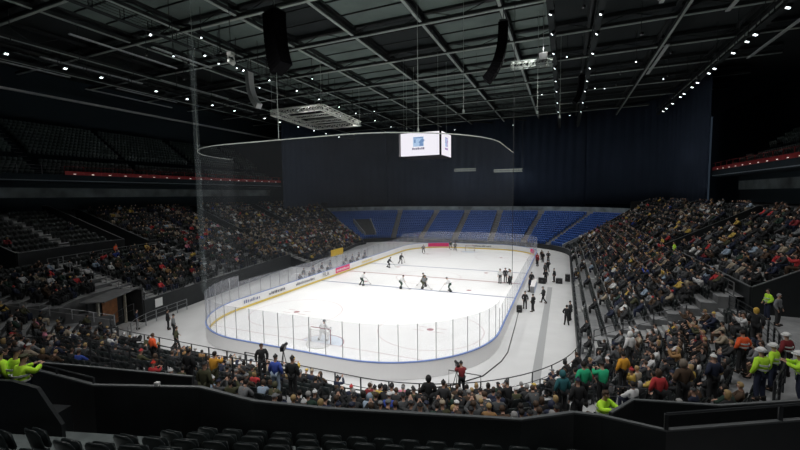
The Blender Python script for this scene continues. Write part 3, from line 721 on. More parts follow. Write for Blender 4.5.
def vest_mesh(p):
    """two reflective bands round the chest of a pose"""
    q = POSES[p]; b = MB(); a, c = Vector(q['pel']), Vector(q['ch'])
    for t, r in ((.42, .176), (.86, .197)):
        m = a.lerp(c, t); pts = [(m.x+r*math.cos(x)*1.02, m.y+r*math.sin(x)*1.0, m.z) for x in np.linspace(0, 2*math.pi, 25)]
        vs = []
        for x in pts: vs += [(x[0], x[1], x[2]-.025), (x[0], x[1], x[2]+.025), ]
        inner = [(m.x+(v[0]-m.x)*.9, m.y+(v[1]-m.y)*.9, v[2]) for v in vs]; n = len(vs); vs += inner; fs = []
        for i in range(24): k = 2*i; fs += [(k, k+2, k+3, k+1), (n+k+1, n+k+3, n+k+2, n+k), (k+1, k+3, n+k+3, n+k+1), (k, n+k, n+k+2, k+2)]
        b.add(vs, fs)
    me = bpy.data.meshes.new('reflective_band'); me.from_pydata(b.v, [], b.f); me.materials.append(HIVIS); return me
VEST = {p: vest_mesh(p) for p in ('seated', 'standing', 'pockets', 'reaching')}
COLS = {'black': (.012, .013, .015), 'charcoal': (.035, .037, .04), 'dark grey': (.07, .075, .08), 'navy': (.015, .022, .05), 'olive': (.06, .062, .03), 'brown': (.07, .042, .025),
        'grey': (.18, .19, .20), 'white': (.66, .67, .68), 'beige': (.38, .32, .24), 'red': (.50, .04, .045), 'yellow': (.60, .42, .09), 'blue': (.04, .08, .38), 'orange': (.9, .12, .03),
        'green': (.02, .42, .20), 'dark green': (.02, .05, .035), 'neon yellow': (.55, .95, .05), 'teal': (.02, .12, .14), 'dark red': (.2, .02, .025), 'pale blue': (.28, .36, .46), 'pink': (.6, .22, .3), 'tan': (.30, .17, .07)}
HAIRC = {'dark': (.015, .011, .009), 'brown': (.06, .035, .02), 'blond': (.36, .25, .11), 'grey': (.3, .3, .3)}
JW = [('black', 30), ('charcoal', 17), ('dark grey', 10), ('navy', 10), ('olive', 5), ('brown', 6), ('grey', 6), ('white', 4.5), ('beige', 4), ('red', 1.7), ('yellow', 1.5), ('blue', .7), ('dark green', 2.5), ('dark red', 2), ('pale blue', 1.5), ('pink', .8), ('tan', 2)]
def pick(w, r): 
    t = r.uniform(0, sum(x[1] for x in w))
    for n, k in w:
        t -= k
        if t <= 0: return n
    return w[0][0]
def look(r, warm=False):
    w = JW if not warm else [(n, k*(2.2 if n in ('yellow', 'beige', 'tan', 'white') else 1)) for n, k in JW]
    j = pick(w, r); hk = pick([('hair', 40), ('long_hair', 22), ('beanie', 22), ('cap', 8), ('hood', 8)], r)
    if hk in ('hair', 'long_hair'): hc = pick([('dark', 40), ('brown', 35), ('blond', 14), ('grey', 9)], r); hcol = HAIRC[hc]
    elif hk == 'hood': hc = j; hcol = COLS[j]
    else: hc = pick([('black', 30), ('charcoal', 12), ('grey', 10), ('white', 12), ('navy', 10), ('red', 5), ('yellow', 6), ('beige', 6)], r); hcol = COLS[hc]
    t = pick([('black', 40), ('navy', 25), ('charcoal', 20), ('grey', 5), ('brown', 5), ('beige', 3)], r)
    return j, hk, hc, hcol, t
HNAME = {'hair': 'hair', 'long_hair': 'long hair', 'beanie': 'beanie', 'cap': 'cap', 'hood': 'hood up', 'hardhat': 'hard hat', 'helmet': 'helmet'}
BANDED = 'reflective_band'
def person(x, y, z, rz, pose, jc, hk, hcol, tc, label, group=None, scale=1, vest=False, boots=(.02, .018, .016), jname='jacket', col=None):
    p = PM[pose]; e = empty('person', (x, y, z), rz); e.scale = (scale,)*3; tag(e, label, 'person', group)
    part('body', p['body'], e)
    part(jname, p['jacket'], e, col=COLS[jc] if isinstance(jc, str) else jc)
    part('trousers', p['trousers'], e, col=COLS[tc] if isinstance(tc, str) else tc); part('boots', p['boots'], e, col=boots)
    part({'hair': 'hair', 'long_hair': 'hair', 'beanie': 'beanie', 'cap': 'cap', 'hood': 'hood', 'hardhat': 'hard_hat', 'helmet': 'helmet'}[hk], HM[hk], e, loc=p['hd'], col=hcol)
    if vest: part('reflective_band', VEST[pose], e)
    return e
def face(x, y, tx=0, ty=-8): return math.atan2(-(tx-x), ty-y)     # rotation so that local +Y points at (tx,ty)

# ---- fixed people: (x, y, z, target, pose, jacket, headgear, colour, trousers, label, extra)
W_, BK = (.75, .76, .76), (.012, .012, .013)
fixed_spots = []
def fp(x, y, z, tgt, pose, jc, hk, hc, tc, label, **kw):
    fixed_spots.append((x, y)); return person(x, y, z, face(x, y, *tgt), pose, jc, hk, hc, tc, label, **kw)
ICEC = (0, -5)
fp(23.6, -34.0, 4.3, (15, -20), 'standing', 'neon yellow', 'hardhat', W_, 'navy', 'steward in neon yellow jacket and white hard hat, left of the trio at right', vest=True, scale=1.08)
fp(24.35, -32.9, 4.3, (10, -20), 'standing', 'neon yellow', 'hardhat', W_, 'navy', 'steward in neon yellow jacket and white hard hat standing behind the other two', vest=True)
fp(24.7, -33.9, 4.3, (12, -30), 'reaching', 'neon yellow', 'hardhat', W_, 'navy', 'steward in neon yellow jacket and white hard hat nearest the right photo edge', vest=True, scale=1.08)
fp(23.9, -31.6, 4.3, (14, -15), 'pockets', 'orange', 'hair', HAIRC['dark'], 'black', 'steward in bright orange vest with dark hair by the right vomitory', vest=True)
fp(25.3, -31.4, 4.3, (14, -15), 'standing', 'dark red', 'hardhat', W_, 'black', 'person in dark red jacket and white hat behind the hard hat trio', vest=True)
fp(25.7, -27.7, 4.3, (30, -15), 'striding', 'black', 'long_hair', (.6, .38, .06), 'black', 'person in black coat with golden hood walking away in the right vomitory')
fp(25.9, -27.0, 4.3, (30, -15), 'striding', 'charcoal', 'hair', HAIRC['dark'], 'black', 'short person in dark grey walking beside the golden hooded one', scale=.72)
fp(27.9, -23.0, 4.3, (20, -24), 'pockets', 'neon yellow', 'hair', HAIRC['dark'], 'navy', 'steward in neon yellow jacket by the white sign in the right vomitory', vest=True)
fp(27.9, -24.1, 4.3, (30, -26), 'standing', 'grey', 'hair', HAIRC['grey'], 'charcoal', 'person in pale grey coat next to the steward by the white sign')
fp(18.4, -38.85, 4.35, (30, -48), 'reaching', 'neon yellow', 'hair', HAIRC['brown'], 'navy', 'steward in neon yellow vest with blue back patch above the black parapet', vest=True)
fp(18.1, -35.3, 3.6, ICEC, 'standing', 'green', 'hair', HAIRC['dark'], 'black', 'person in bright green jacket, left one of the green pair')
fp(18.75, -35.1, 3.6, ICEC, 'reaching', 'green', 'cap', BK, 'black', 'person in bright green jacket and dark cap, right one of the green pair')
fp(3.9, -45.65, 5.9, ICEC, 'standing', 'neon yellow', 'hair', HAIRC['dark'], 'navy', 'steward in neon yellow jacket at the left photo edge', vest=True)
fp(4.25, -45.45, 5.9, ICEC, 'pockets', 'neon yellow', 'beanie', BK, 'navy', 'steward in neon yellow jacket with black beanie, middle of the left trio', vest=True)
fp(4.65, -45.55, 5.82, ICEC, 'reaching', 'neon yellow', 'cap', COLS['olive'], 'navy', 'steward in neon yellow jacket and olive cap, right of the left trio', vest=True)
fp(20.4, -29.3, 3.0, ICEC, 'standing', 'white', 'hood', W_, 'charcoal', 'person in long white hooded coat standing in the right stand')
fp(19.8, -31.9, 2.9, ICEC, 'standing', (.70, .34, .03), 'hair', HAIRC['dark'], 'black', 'person in mustard yellow jacket below the white hooded one')
fp(3.7, -39.0, 3.2, ICEC, 'reaching', (.62, .30, .03), 'hair', HAIRC['dark'], 'olive', 'person in mustard yellow puffer leaning on the rail left of the goal')
fp(3.8, -36.3, 2.6, (18, -50), 'standing', 'black', 'hair', HAIRC['brown'], 'black', 'person in black standing with back to the ice beside the near goal')
fp(6.25, -38.1, 3.1, ICEC, 'standing', 'blue', 'beanie', BK, 'pale blue', 'person in royal blue jacket standing at the near rail')
fp(7.0, -37.95, 3.1, ICEC, 'standing', 'black', 'beanie', BK, 'black', 'person in black at the rail right of the blue jacket')
fp(6.3, -37.1, 2.6, ICEC, 'reaching', 'yellow', 'beanie', (.7, .5, .05), 'black', 'person in yellow top between the blue and black jackets')
fp(5.6, -41.0, 3.9, ICEC, 'standing', 'olive', 'beanie', COLS['charcoal'], 'olive', 'person in olive parka standing behind the mustard puffer')
fp(2.6, -39.3, 3.3, ICEC, 'standing', 'black', 'hair', HAIRC['dark'], 'black', 'person in black standing left of the mustard puffer')
fp(12.3, -35.9, 2.3, ICEC, 'pockets', 'black', 'hood', BK, 'black', 'person in black hooded coat standing at the near rail, tallest below centre')
fp(13.0, -36.1, 2.3, ICEC, 'standing', 'charcoal', 'beanie', BK, 'black', 'person in dark coat right of the tall black hood')
fp(15.3, -34.3, 1.9, (10, -30), 'reaching', 'black', 'beanie', COLS['charcoal'], 'black', 'camera operator in black bending over a covered camera')
fp(17.4, -35.0, 3.0, ICEC, 'standing', 'teal', 'hood', COLS['teal'], 'black', 'person in dark teal hooded coat below the green pair')
fp(17.9, -35.9, 3.2, ICEC, 'standing', 'black', 'beanie', COLS['navy'], 'black', 'person in black next to the dark teal coat')
fp(21.0, -35.7, 4.3, (14, -20), 'pockets', 'brown', 'hood', (.18, .15, .12), 'black', 'person in brown hooded parka by the right front rail')
fp(20.3, -35.9, 4.1, (14, -20), 'standing', 'red', 'long_hair', HAIRC['brown'], 'black', 'person in red jacket with brown hair by the right front rail', scale=.9)
fp(22.3, -34.0, 4.0, (14, -20), 'pockets', 'navy', 'beanie', W_, 'black', 'person in navy coat and white beanie near the right front rail')
fp(-29.6, -23.2, 4.7, ICEC, 'standing', 'orange', 'hair', HAIRC['dark'], 'black', 'steward in orange vest on the walkway below the empty left block', vest=True)
fp(26.95, -7.2, 5.1, ICEC, 'standing', 'neon yellow', 'hair', HAIRC['dark'], 'navy', 'steward in neon yellow on the right walkway near the tan coat', vest=True)
fp(26.95, -2.4, 5.1, ICEC, 'standing', 'yellow', 'hair', HAIRC['dark'], 'black', 'person in yellow scarf jacket on the right walkway', vest=False)
fp(2.3, -40.7, 3.5, ICEC, 'reaching', 'red', 'beanie', (.8, .05, .03), 'black', 'person in red jacket and red beanie behind the black wall at left', scale=.85)
fp(-3.8, -36.6, 2.2, ICEC, 'standing', 'orange', 'hair', HAIRC['brown'], 'black', 'person in orange jacket among the near left crowd')
# floor people
for i, (x, y, pose, jc, hk, lab) in enumerate([
    (13.9, -10.9, 'standing', 'black', 'beanie', 'person in black beanie beside the dasher boards, left of the floor trio'), (14.7, -11.6, 'pockets', 'black', 'hair', 'person in black with dark hair, nearest of the floor trio'),
    (15.5, -8.1, 'striding', 'charcoal', 'cap', 'person in charcoal with a cap walking right of the floor trio'), (15.3, 1.8, 'striding', 'black', 'hair', 'person in black walking by the grey strip beside the boxes'),
    (16.3, 2.7, 'standing', 'black', 'beanie', 'person in black beside a black case on the right floor'), (15.0, 6.9, 'standing', 'dark grey', 'hair', 'person in dark grey on the right floor further back'),
    (15.3, 9.3, 'pockets', 'black', 'cap', 'person in black cap on the right floor further back'), (13.6, 13.6, 'standing', 'dark red', 'hair', 'person in dark red at the right boards near the far corner'),
    (14.2, 17.6, 'standing', 'black', 'beanie', 'person in black at the far right corner of the floor'), (15.0, 18.4, 'pockets', 'charcoal', 'hair', 'person in charcoal at the far right corner of the floor'),
    (13.4, 16.0, 'standing', 'red', 'hair', 'person in red at the far right corner of the boards'), (13.9, 19.9, 'standing', 'brown', 'cap', 'person in brown at the far right corner of the floor'),
    (17.7, -14.6, 'pockets', 'black', 'hair', 'person in black standing by the right stand front, left of two'), (18.0, -13.2, 'standing', 'charcoal', 'beanie', 'person in charcoal standing by the right stand front, right of two'),
    (13.75, -3.6, 'standing', 'navy', 'hair', 'official in navy standing in the right scorer bay'), (13.75, -.6, 'standing', 'black', 'hair', 'official in black standing in the right scorer bay'),
    (-13.2-1.2, -28.2, 'pockets', 'black', 'hair', 'photographer in black on the left floor, left of three'), (-12.6, -29.0, 'standing', 'grey', 'beanie', 'photographer in grey on the left floor, middle of three'),
    (-9.6, -31.0, 'striding', 'olive', 'hair', 'photographer in dark olive on the left floor, right of three'), (-17.0, -29.2, 'standing', 'navy', 'hair', 'person in navy on the white floor at the left end')]):
    fp(x, y, .0, (0, -5) if i % 3 else (15, 10), pose, jc, hk, BK if hk != 'hair' else HAIRC['dark'], 'black', lab, scale=1.03)
def floor_case(x, y, w, d, h, lab, m=BLK):
    c = empty('flight_case', (x, y, 0)); tag(c, lab, 'case'); bevel_obj(MB().box((0, 0, h*.4+.04), (w, d, h*.8)).build('case_body', m, c)); bevel_obj(MB().box((0, 0, h*.9+.05), (w, d, h*.2)).build('lid', m, c))
    MB().beam((-.12, -d/2-.02, h*.6), (.12, -d/2-.02, h*.6), .03).build('handle', RAILG, c)
floor_case(13.5, -12.2, .5, .5, .6, 'black case on the floor beside the dasher boards'); floor_case(14.9, 1.4, .9, .7, .65, 'black box left of the person by the grey strip')
floor_case(16.9, 2.0, .8, .6, .6, 'black box at the feet of the person on the right floor'); floor_case(17.9, 3.6, .6, .6, .9, 'upright black case against the right stand front')

# camera operator on a small platform behind the near boards
pl = empty('camera_platform', (12.7, -31.9, 0)); tag(pl, 'black camera platform with a rail standing above the near stand front', 'platform')
b = MB(); b.box((0, 0, 1.25), (1.7, 1.2, .08)); b.build('deck_panel', BLK, pl)
for sx in (-.8, .8):
    for sy in (-.55, .55): MB().beam((sx, sy, 0), (sx, sy, 1.22), .07).build('leg', BLK, pl)
b = MB(); b.tube([(-.85, .6, 1.25), (-.85, .6, 2.2), (.85, .6, 2.2), (.85, .6, 1.25)], .025, 6); b.build('rail', RAIL, pl)
fp(12.7, -31.9, 1.29, (4, -20), 'reaching', 'dark red', 'beanie', BK, 'black', 'camera operator in dark red on the black platform', scale=1)
def video_camera(x, y, z, rz, h, lab):
    c = empty('video_camera', (x, y, z), rz); tag(c, lab, 'camera')
    bevel_obj(MB().box((0, 0, h+.12), (.18, .42, .22)).build('camera_body', BLK, c)); MB().tube([(0, .2, h+.12), (0, .48, h+.12)], [.06, .08], 12).build('lens', BLK, c, True)
    for k in range(3): a = k*2.094; MB().tube([(0, 0, h), (.4*math.cos(a), .4*math.sin(a), 0)], .018, 6).build('tripod_leg', BLK, c)
video_camera(12.4, -31.55, 1.29, .5, 1.25, 'black television camera on the camera platform'); video_camera(14.9, -33.65, 1.3, .4, 1.35, 'dark covered television camera at the near rail')
video_camera(5.75, -37.0, 2.6, .4, 1.95, 'small camera raised on a mast beside the yellow top')

# players on the ice
STK = MB(); STK.beam((.20, .44, .92), (.05, 1.05, .06), .03, .02); STK.box((-.07, 1.1, .05), (.30, .025, .07))
stkm = bpy.data.meshes.new('hockey_stick'); stkm.from_pydata(STK.v, [], STK.f); stkm.materials.append(mat('stick', (.08, .06, .05), .5))
def skates(pose):
    b = MB(); q = POSES[pose]
    for s, a in ((1, q['an']), (-1, q.get('an2', mir(q['an'])))):
        b.box((a[0], a[1]+.06, a[2]-.02), (.10, .30, .12)); b.box((a[0], a[1]+.06, a[2]-.10), (.012, .32, .05))
    me = bpy.data.meshes.new('skates'); me.from_pydata(b.v, [], b.f); me.materials.append(BLK); return me
SKM = {p: skates(p) for p in ('skating', 'goalie', 'standing')}
def player(x, y, tx, ty, jc, lab, pose='skating', stick=True, hel=BK, tr='charcoal'):
    e = empty('person', (x, y, .075), face(x, y, tx, ty)); e.scale = (1.06,)*3; tag(e, lab, 'person'); p = PM[pose]; fixed_spots.append((x, y))
    part('body', p['body'], e); part('jersey', p['jacket'], e, col=COLS[jc]); part('hockey_pants', p['trousers'], e, col=COLS[tr]); part('skates', SKM[pose], e); part('helmet', HM['helmet'], e, loc=p['hd'], col=hel)
    if stick:
        s = bpy.data.objects.new('hockey_stick', stkm); C.objects.link(s); s.location = e.location; s.rotation_euler = e.rotation_euler; s.scale = e.scale; tag(s, 'stick of '+lab, 'hockey stick')
    return e
player(-6.2, -7.9, 0, 0, 'white', 'player in white jersey skating left of the others near the blue line', tr='dark green')
player(-8.1, 4.3, 0, 10, 'dark grey', 'player in dark jersey near the centre line at left'); player(-7.7, 8.2, -5, 20, 'charcoal', 'player in charcoal jersey beyond the centre line at left')
player(-.9, -7.7, 8, -8, 'white', 'player in white jersey left of the pair on the blue line', tr='dark green'); player(1.6, -6.8, 9, -8, 'grey', 'player in grey jersey skating on the near blue line', tr='olive')
player(1.5, -5.6, -8, -4, 'olive', 'player in olive jersey just behind the grey one'); player(5.0, -7.0, -5, -9, 'white', 'player in white jersey right of centre on the blue line', tr='dark green')
player(-8.1, 20.6, 0, 0, 'grey', 'player in grey jersey by the far pink advert', tr='dark grey'); player(-4.6, 27.9, 0, 10, 'dark green', 'player in dark jersey at the far boards, left of two'); player(-3.2, 26.2, 5, 10, 'grey', 'player in pale jersey at the far boards, right of two')
for i, (x, y) in enumerate([(9.9, -.5), (10.45, .25), (11.0, -.15), (11.2, -.75)]):
    player(x, y, 9+i % 2*3, -6+i, ('white', 'black', 'dark grey', 'white')[i], ('official in striped white top, left of the four at the right boards', 'official in black, second of the four at the right boards', 'official in dark grey, third of the four at the right boards', 'official in pale top, right of the four at the right boards')[i], 'standing', False, tr='black')
gk = player(-.1, -25.55, 0, 0, 'white', 'goalkeeper in white and red with leg pads in the near goal', 'goalie', False, hel=COLS['charcoal'], tr='white')
pad = MB()
for s in (1, -1): MB().beam((s*.26, .24, .62), (s*.36, .06, .05), .24, .13).build('leg_pad', mat('pad_white', (.72, .70, .70), .5), gk)
MB().box((.40, .46, .78), (.20, .08, .36)).build('blocker', WHITE, gk); MB().box((-.38, .46, .80), (.26, .10, .26)).build('catching_glove', mat('glove_red', (.5, .08, .08), .5), gk)
s = bpy.data.objects.new('hockey_stick', stkm); C.objects.link(s); s.location = gk.location; s.rotation_euler = gk.rotation_euler; tag(s, 'goalkeeper stick lying on the ice before the near goal', 'hockey stick')

# ---- seated spectators
occ = []; vac = []
for s in seats:
    if in_pit(s[0], s[1]) and s[5] == 'low': continue
    r = rng.random(); clump = .5+.5*math.sin(s[4]*1.7+s[6]*2.1)*math.sin(s[4]*.6+2)
    near_fixed = any((s[0]-a)**2+(s[1]-b)**2 < .25 for a, b in fixed_spots)
    if near_fixed: continue
    dn = density(s); p = dn if dn < .05 or dn > .85 else dn*(.7+.6*clump)
    (occ if r < p else vac).append(s)
cand = []
for i, s in enumerate(occ):
    q = inframe(s, 1.1)
    if not q or hidden_by_parapet(s[0], s[1], s[2]+1.35): continue
    cand.append((q[2], q[0], q[1], s))
cand.sort(key=lambda c: c[0])
def side_words(s):
    x, y, z, rz, u, tier, k = s
    if tier == 'low':
        if u < 18.7: return 'near stand' if x > 5 else 'near left stand'
        if u < 36: return 'near right stand'
        if u < F0: return 'right stand'
        if u < 188: return 'left stand'
        return 'left corner stand'
    return 'upper right block' if u < F0 else ('upper left block' if u < 188 else 'empty upper left block')
ROWW = ['front', 'second', 'third', 'fourth', 'fifth', 'sixth', 'seventh', 'eighth', 'ninth', 'tenth', 'eleventh', 'twelfth', 'thirteenth']
sp_poses = ['seated', 'leaning', 'filming']
WARM = lambda s: s[4] > F1 and s[4] < 175
count_lab = {}
dup_ = {}
for d_, px_, py_, s in cand[:300]:
    r = rng; j, hk, hc, hcol, t = look(r, WARM(s)); pose = pick([('seated', 55), ('leaning', 33), ('filming', 12)], r)
    act = {'seated': 'upright', 'leaning': 'leaning forward', 'filming': 'hands raised'}[pose]
    hw = 'hood up' if hk == 'hood' else '%s %s' % (hc, HNAME[hk])
    lab = 'spectator in %s jacket, %s, %s, %s row, %s' % (j, hw, act, ROWW[s[6]], side_words(s))
    pe = person(s[0], s[1], s[2], s[3]+r.uniform(-.25, .25), pose, j, hk, hcol, t, lab, 'spectators seated in the '+side_words(s), scale=r.uniform(.93, 1.05)); dup_.setdefault(lab, []).append((px_, pe))
for lab, ls in dup_.items():
    ls.sort(key=lambda q: q[0])
    if len(ls) > 1:
        for n_i, (px_, o_) in enumerate(ls): o_['label'] = ('leftmost ' if n_i == 0 else 'rightmost ' if n_i == len(ls)-1 else ('middle ' if len(ls) == 3 else ordw(n_i)+' '))+lab
rest = [c[3] for c in cand[300:]]
groups = {p: ([], [], []) for p in sp_poses}
for s in rest:
    j, hk, hc, hcol, t = look(rng, WARM(s)); p = pick([('seated', 55), ('leaning', 33), ('filming', 12)], rng); g = groups[p]
    g[0].append((s[0], s[1], s[2], s[3]+rng.uniform(-.3, .3))); g[2].append(rng.uniform(.93, 1.06)); sk = (.50, .31, .23)
    g[1].append([COLS[j], COLS[t], sk, hcol])
allp = []
def merge_crowd():
    me_list = []
    for p in sp_poses:
        o = scatter('crowd_'+p, PM[p]['coarse'], groups[p][0], CROWD, groups[p][1], groups[p][2])
        if o: me_list.append(o)
    base_o = me_list[0]; bm = bmesh.new()
    for o in me_list: bm.from_mesh(o.data)
    me = bpy.data.meshes.new('crowd'); bm.to_mesh(me); bm.free(); me.materials.append(CROWD)
    for o in me_list: bpy.data.objects.remove(o)
    o = bpy.data.objects.new('crowd', me); C.objects.link(o); return o
tag(merge_crowd(), 'distant seated crowd filling the left and right stands', 'crowd', kind='stuff')

# ---- empty seats (those with a spectator on them are covered, but the shells stay behind the backs)
sc_c = []
for s in vac+occ:
    q = inframe(s, .6, 20)
    if not q or hidden_by_parapet(s[0], s[1], s[2]+.85): continue
    sc_c.append((q[2]+(14 if s in () else 0), q, s))
sc_c.sort(key=lambda c: c[0])
bk, pn, br = with_mat(S_BACK, SEATK), with_mat(S_PAN, SEATK), with_mat(S_BR, RAIL)
occset = set(id(s) for s in occ)
def make_seat(s):
    e = empty('stadium_seat', (s[0], s[1], s[2]), s[3]); part('backrest', bk, e); part('seat_pan', pn, e); part('bracket', br, e); return e
proto = None; rowcount = {}
fg = {}
for d_, q, s in sc_c[:300]:
    if s[5] == 'up' and s[4] < 29: fg.setdefault(s[6], []).append((q[0], s))
    else: fg.setdefault((s[6], side_words(s)), []).append((q[0], s))
FGI = {}
for k_, l_ in fg.items():
    for n_i, (px_, s) in enumerate(sorted(l_, key=lambda a: a[0])): FGI[id(s)] = n_i
for d_, q, s in sc_c[:300]:
    if proto is None: e = proto = make_seat(s)
    else:
        e = copy_tree(proto); e.location = s[:3]; e.rotation_euler = (0, 0, s[3])
    w = 'empty' if id(s) not in occset else 'occupied'
    if s[5] == 'up' and s[4] < 29:
        lab = 'empty black seat, %s foreground row behind the parapet, %s from the left' % (ROWW[s[6]], ordw(FGI[id(s)])); g = 'empty black seats in the foreground rows'
    else:
        lab = '%sblack seat, %s row of the %s, %s from the left' % ('empty ' if w == 'empty' else '', ROWW[s[6]], side_words(s), ordw(FGI[id(s)])); g = 'black seats in the lower stands'
    tag(e, lab, 'seat', g)
o = scatter('distant_seats', LS, [(s[0], s[1], s[2], s[3]) for d_, q, s in sc_c[300:]], SEATK); tag(o, 'distant rows of black seats in the left and right stands', 'seats', kind='stuff')
bl = [(inframe(s, .6, 5), s) for s in blue]; bl = [(q[2], s) for q, s in bl if q]; bl.sort(key=lambda c: c[0])
o = scatter('blue_seats', LS, [(s[0], s[1], s[2], s[3]) for d_, s in bl], SEATB); tag(o, 'rows of empty blue seats at the far end', 'seats', kind='stuff')

# ------------------------------------------------------------------ rails
def railing(pts, h, label, mid=1, m=RAIL, post=1.6, r=.025, name='guard_rail', cat='railing', group=None, panel=None):
    e = empty(name, pts[0]); o = Vector(pts[0]); L = [Vector(p)-o for p in pts]; tag(e, label, cat, group)
    MB().tube([p+Vector((0, 0, h)) for p in L], r, 6).build('top_rail', m, e)
    for k in range(mid): MB().tube([p+Vector((0, 0, h*(k+1)/(mid+1))) for p in L], r*.7, 6).build('mid_rail', m, e)
    cum = [0]
    for a, b in zip(L, L[1:]): cum.append(cum[-1]+(b-a).length)
    n = max(1, round(cum[-1]/post)); j = 0
    for i in range(n+1):
        s = cum[-1]*i/n
        while j < len(L)-2 and cum[j+1] < s: j += 1
        p = L[j].lerp(L[j+1], min(1, (s-cum[j])/max(1e-6, cum[j+1]-cum[j]))); MB().beam(p, p+Vector((0, 0, h)), r*2.4).build('post', m, e)
    if panel: MB().wall([tuple(p) for p in L], .08, h-.08, .01).build('infill_panel', panel, e)
    return e
def rail_u(a, b, d, z, h, label, **k): return railing([P(u, d, z) for u in us(a, b, .8)], h, label, **k)
rail_u(TOT-9, TOT+9.5, .05, .98, 1.05, 'dark front rail of the near stand, left half'); rail_u(9.5, 22, .05, .98, 1.05, 'dark front rail of the near stand, right half')
rail_u(22, 36, .05, .98, 1.05, 'dark front rail of the near right corner'); rail_u(36, 62, .0, .98, .75, 'dark front rail of the right stand'); rail_u(62, 88.5, .0, .98, .75, 'far front rail of the right stand')
rail_u(171.4, 199, .0, 2.08, .7, 'dark front rail of the left stand', mid=2)
rail_u(9.6, 17.5, 3.4, 3.0, 1.0, 'long dark cross rail between rows of the near stand', mid=1)
rail_u(3, 9.0, 4.2, 3.0, 1.1, 'dark cross rail by the blue jacket in the near stand', mid=2)
rail_u(10, 24.5, 7.9, 4.3, 1.0, 'long dark rail along the walkway just below the foreground parapet', mid=0)
rail_u(28.8, 36, 7.9, 4.3, 1.05, 'dark rail round the opening of the right vomitory', mid=3, post=1.0)
rail_u(37.3, 45, 8.5, 5.1, .8, 'pale rail along the right walkway', mid=2, m=RAILG, post=1.0)
for u, lab in ((36, 'stair rail in the lower right stand near the vomitory'), (27.3, 'stair rail beside the green pair'), (9.5, 'stair rail running down the near stand'), (0, 'stair rail in the near left stand')):
    railing([P(u+.5, d, z) for d, z in LOW[1::2]], .9, lab, mid=1, post=1.7)
rail_u(185.4, 199, 7.7, 4.7, 1.0, 'grey rail along the walkway of the left stand', m=RAILG, mid=1)
# small frame standing on the near rail
railing([P(11.3, .3, 1.9), P(12.6, .3, 1.9)], .45, 'short black frame rising above the near front rail', mid=0, post=1.3)

# left vomitory with stairs, wooden door and white notice
w = MB(); w.wall([P(ENT[0], 0), P(ENT[0], 1.6)], 0, 3.1, .15); w.wall([P(ENT[1], 0), P(ENT[1], 1.6)], 0, .98, .15); w.wall([P(u, 1.3) for u in us(*ENT)], 0, 3.1, .15)
struct(w.build('wall_entrance', BLACKW))
struct(MB().box((*P(201.3, .9)[:2], 3.12), (1.9, 4.6, .08), math.atan2(NRM(201.3).y, NRM(201.3).x)).build('entrance_roof', CONC))
p_ = P(200.9, 1.16, 0); nn = NRM(200.9); rz_ = math.atan2(nn.y, nn.x)+math.pi/2
o = MB().box((p_[0], p_[1], 1.5), (1.9, .06, 2.3), rz_).build('door_1', WOOD); struct(o, 'brown wooden door under the left stand'); MB().box((p_[0]+.1, p_[1]+.06, 1.1), (.05, .2, .16), rz_).build('door_handle', RAILG, o)
for u_ in (199.5, 202.4): p_ = P(u_, 1.1, 0); struct(MB().box((p_[0], p_[1], 1.4), (.16, .16, 2.8), rz_).build('trim_door_frame', mat('pale_frame', (.4, .38, .32), .6)))
p_ = P(197.6, -.14, 0); o = MB().box((p_[0], p_[1], 1.45), (.85, .03, .8), math.atan2(NRM(197.6).y, NRM(197.6).x)+math.pi/2).build('notice_board', PAPER); tag(o, 'white square notice on the black wall right of the brown door', 'sign')
for u_, lab in ((199.0, 'grey stair rail above the brown door'), (203.6, 'grey stair rail left of the brown door')):
    railing([P(u_, d, z+.3) for d, z in rows_at(u_)[::2]], .8, lab, mid=1, m=RAILG, post=1.5)
railing([P(u, -.7, 0) for u in us(195, 206, .8)], 1.1, 'grey crowd barrier in front of the brown door', m=RAILG, mid=2, post=1.2)
o = MB().box((29.5, -19.2, 5.95), (2.0, .04, .8), .25).build('white_sign', PAPER); tag(o, 'blank white sign on the black wall of the right vomitory', 'sign')
# dark booth at the right edge
bo = empty('service_booth', (31.6, -27.0, 4.3), .15); tag(bo, 'dark grey booth with pale top edge at the right photo edge', 'booth')
bevel_obj(MB().box((0, 0, 1.25), (4, 4.6, 2.5)).build('booth_body', mat('booth_dark', (.035, .038, .04), .6), bo), .04); MB().box((0, 0, 2.56), (4.15, 4.75, .1)).build('booth_top', CAPM, bo); MB().box((-2.03, .6, 1.2), (.05, 1, 1.9)).build('booth_door', BLK, bo)

# foreground pits: the second parapet walls beyond the main one
pf_ = MB(); pf_.box((21.5, -39.3, 4.2), (6.6, 1.6, .2), .5); struct(pf_.build('vomitory_floor', CONC))
def pit(pts, label, railpts=None):
    w = MB().wall(pts, 3.0, 5.98, .1); c = MB().wall(pts, 5.98, 6.01, .08); struct(w.build('wall_vomitory', BLACKW)); struct(c.build('trim_vomitory', CAPM))
pit([(.9, -43.7), (2.7, -43.3), (6.9, -42.45)], ''); pit([(18.5, -39.9), (19.1, -39.0), (21.1, -38.5), (24.5, -36.7)], '')
railing([(19.42, -41.0, 6.42), (22.3, -39.4, 6.42), (26.5, -36.85, 6.42)], .34, 'curved black handrail on top of the right parapet', mid=0, post=2.4, r=.03)
railing([(5.5, -44.38, 6.42), (2.5, -44.48, 6.42), (.6, -45.0, 6.42)], .16, 'low curved handrail at the left vomitory', mid=0, post=1.8, r=.02)
o = bevel_obj(MB().box((7.3, -43.83, 6.48), (.13, .1, .12), .3).build('paper_bag', PAPER)); tag(o, 'small white paper bag standing on the black parapet at left', 'bag')

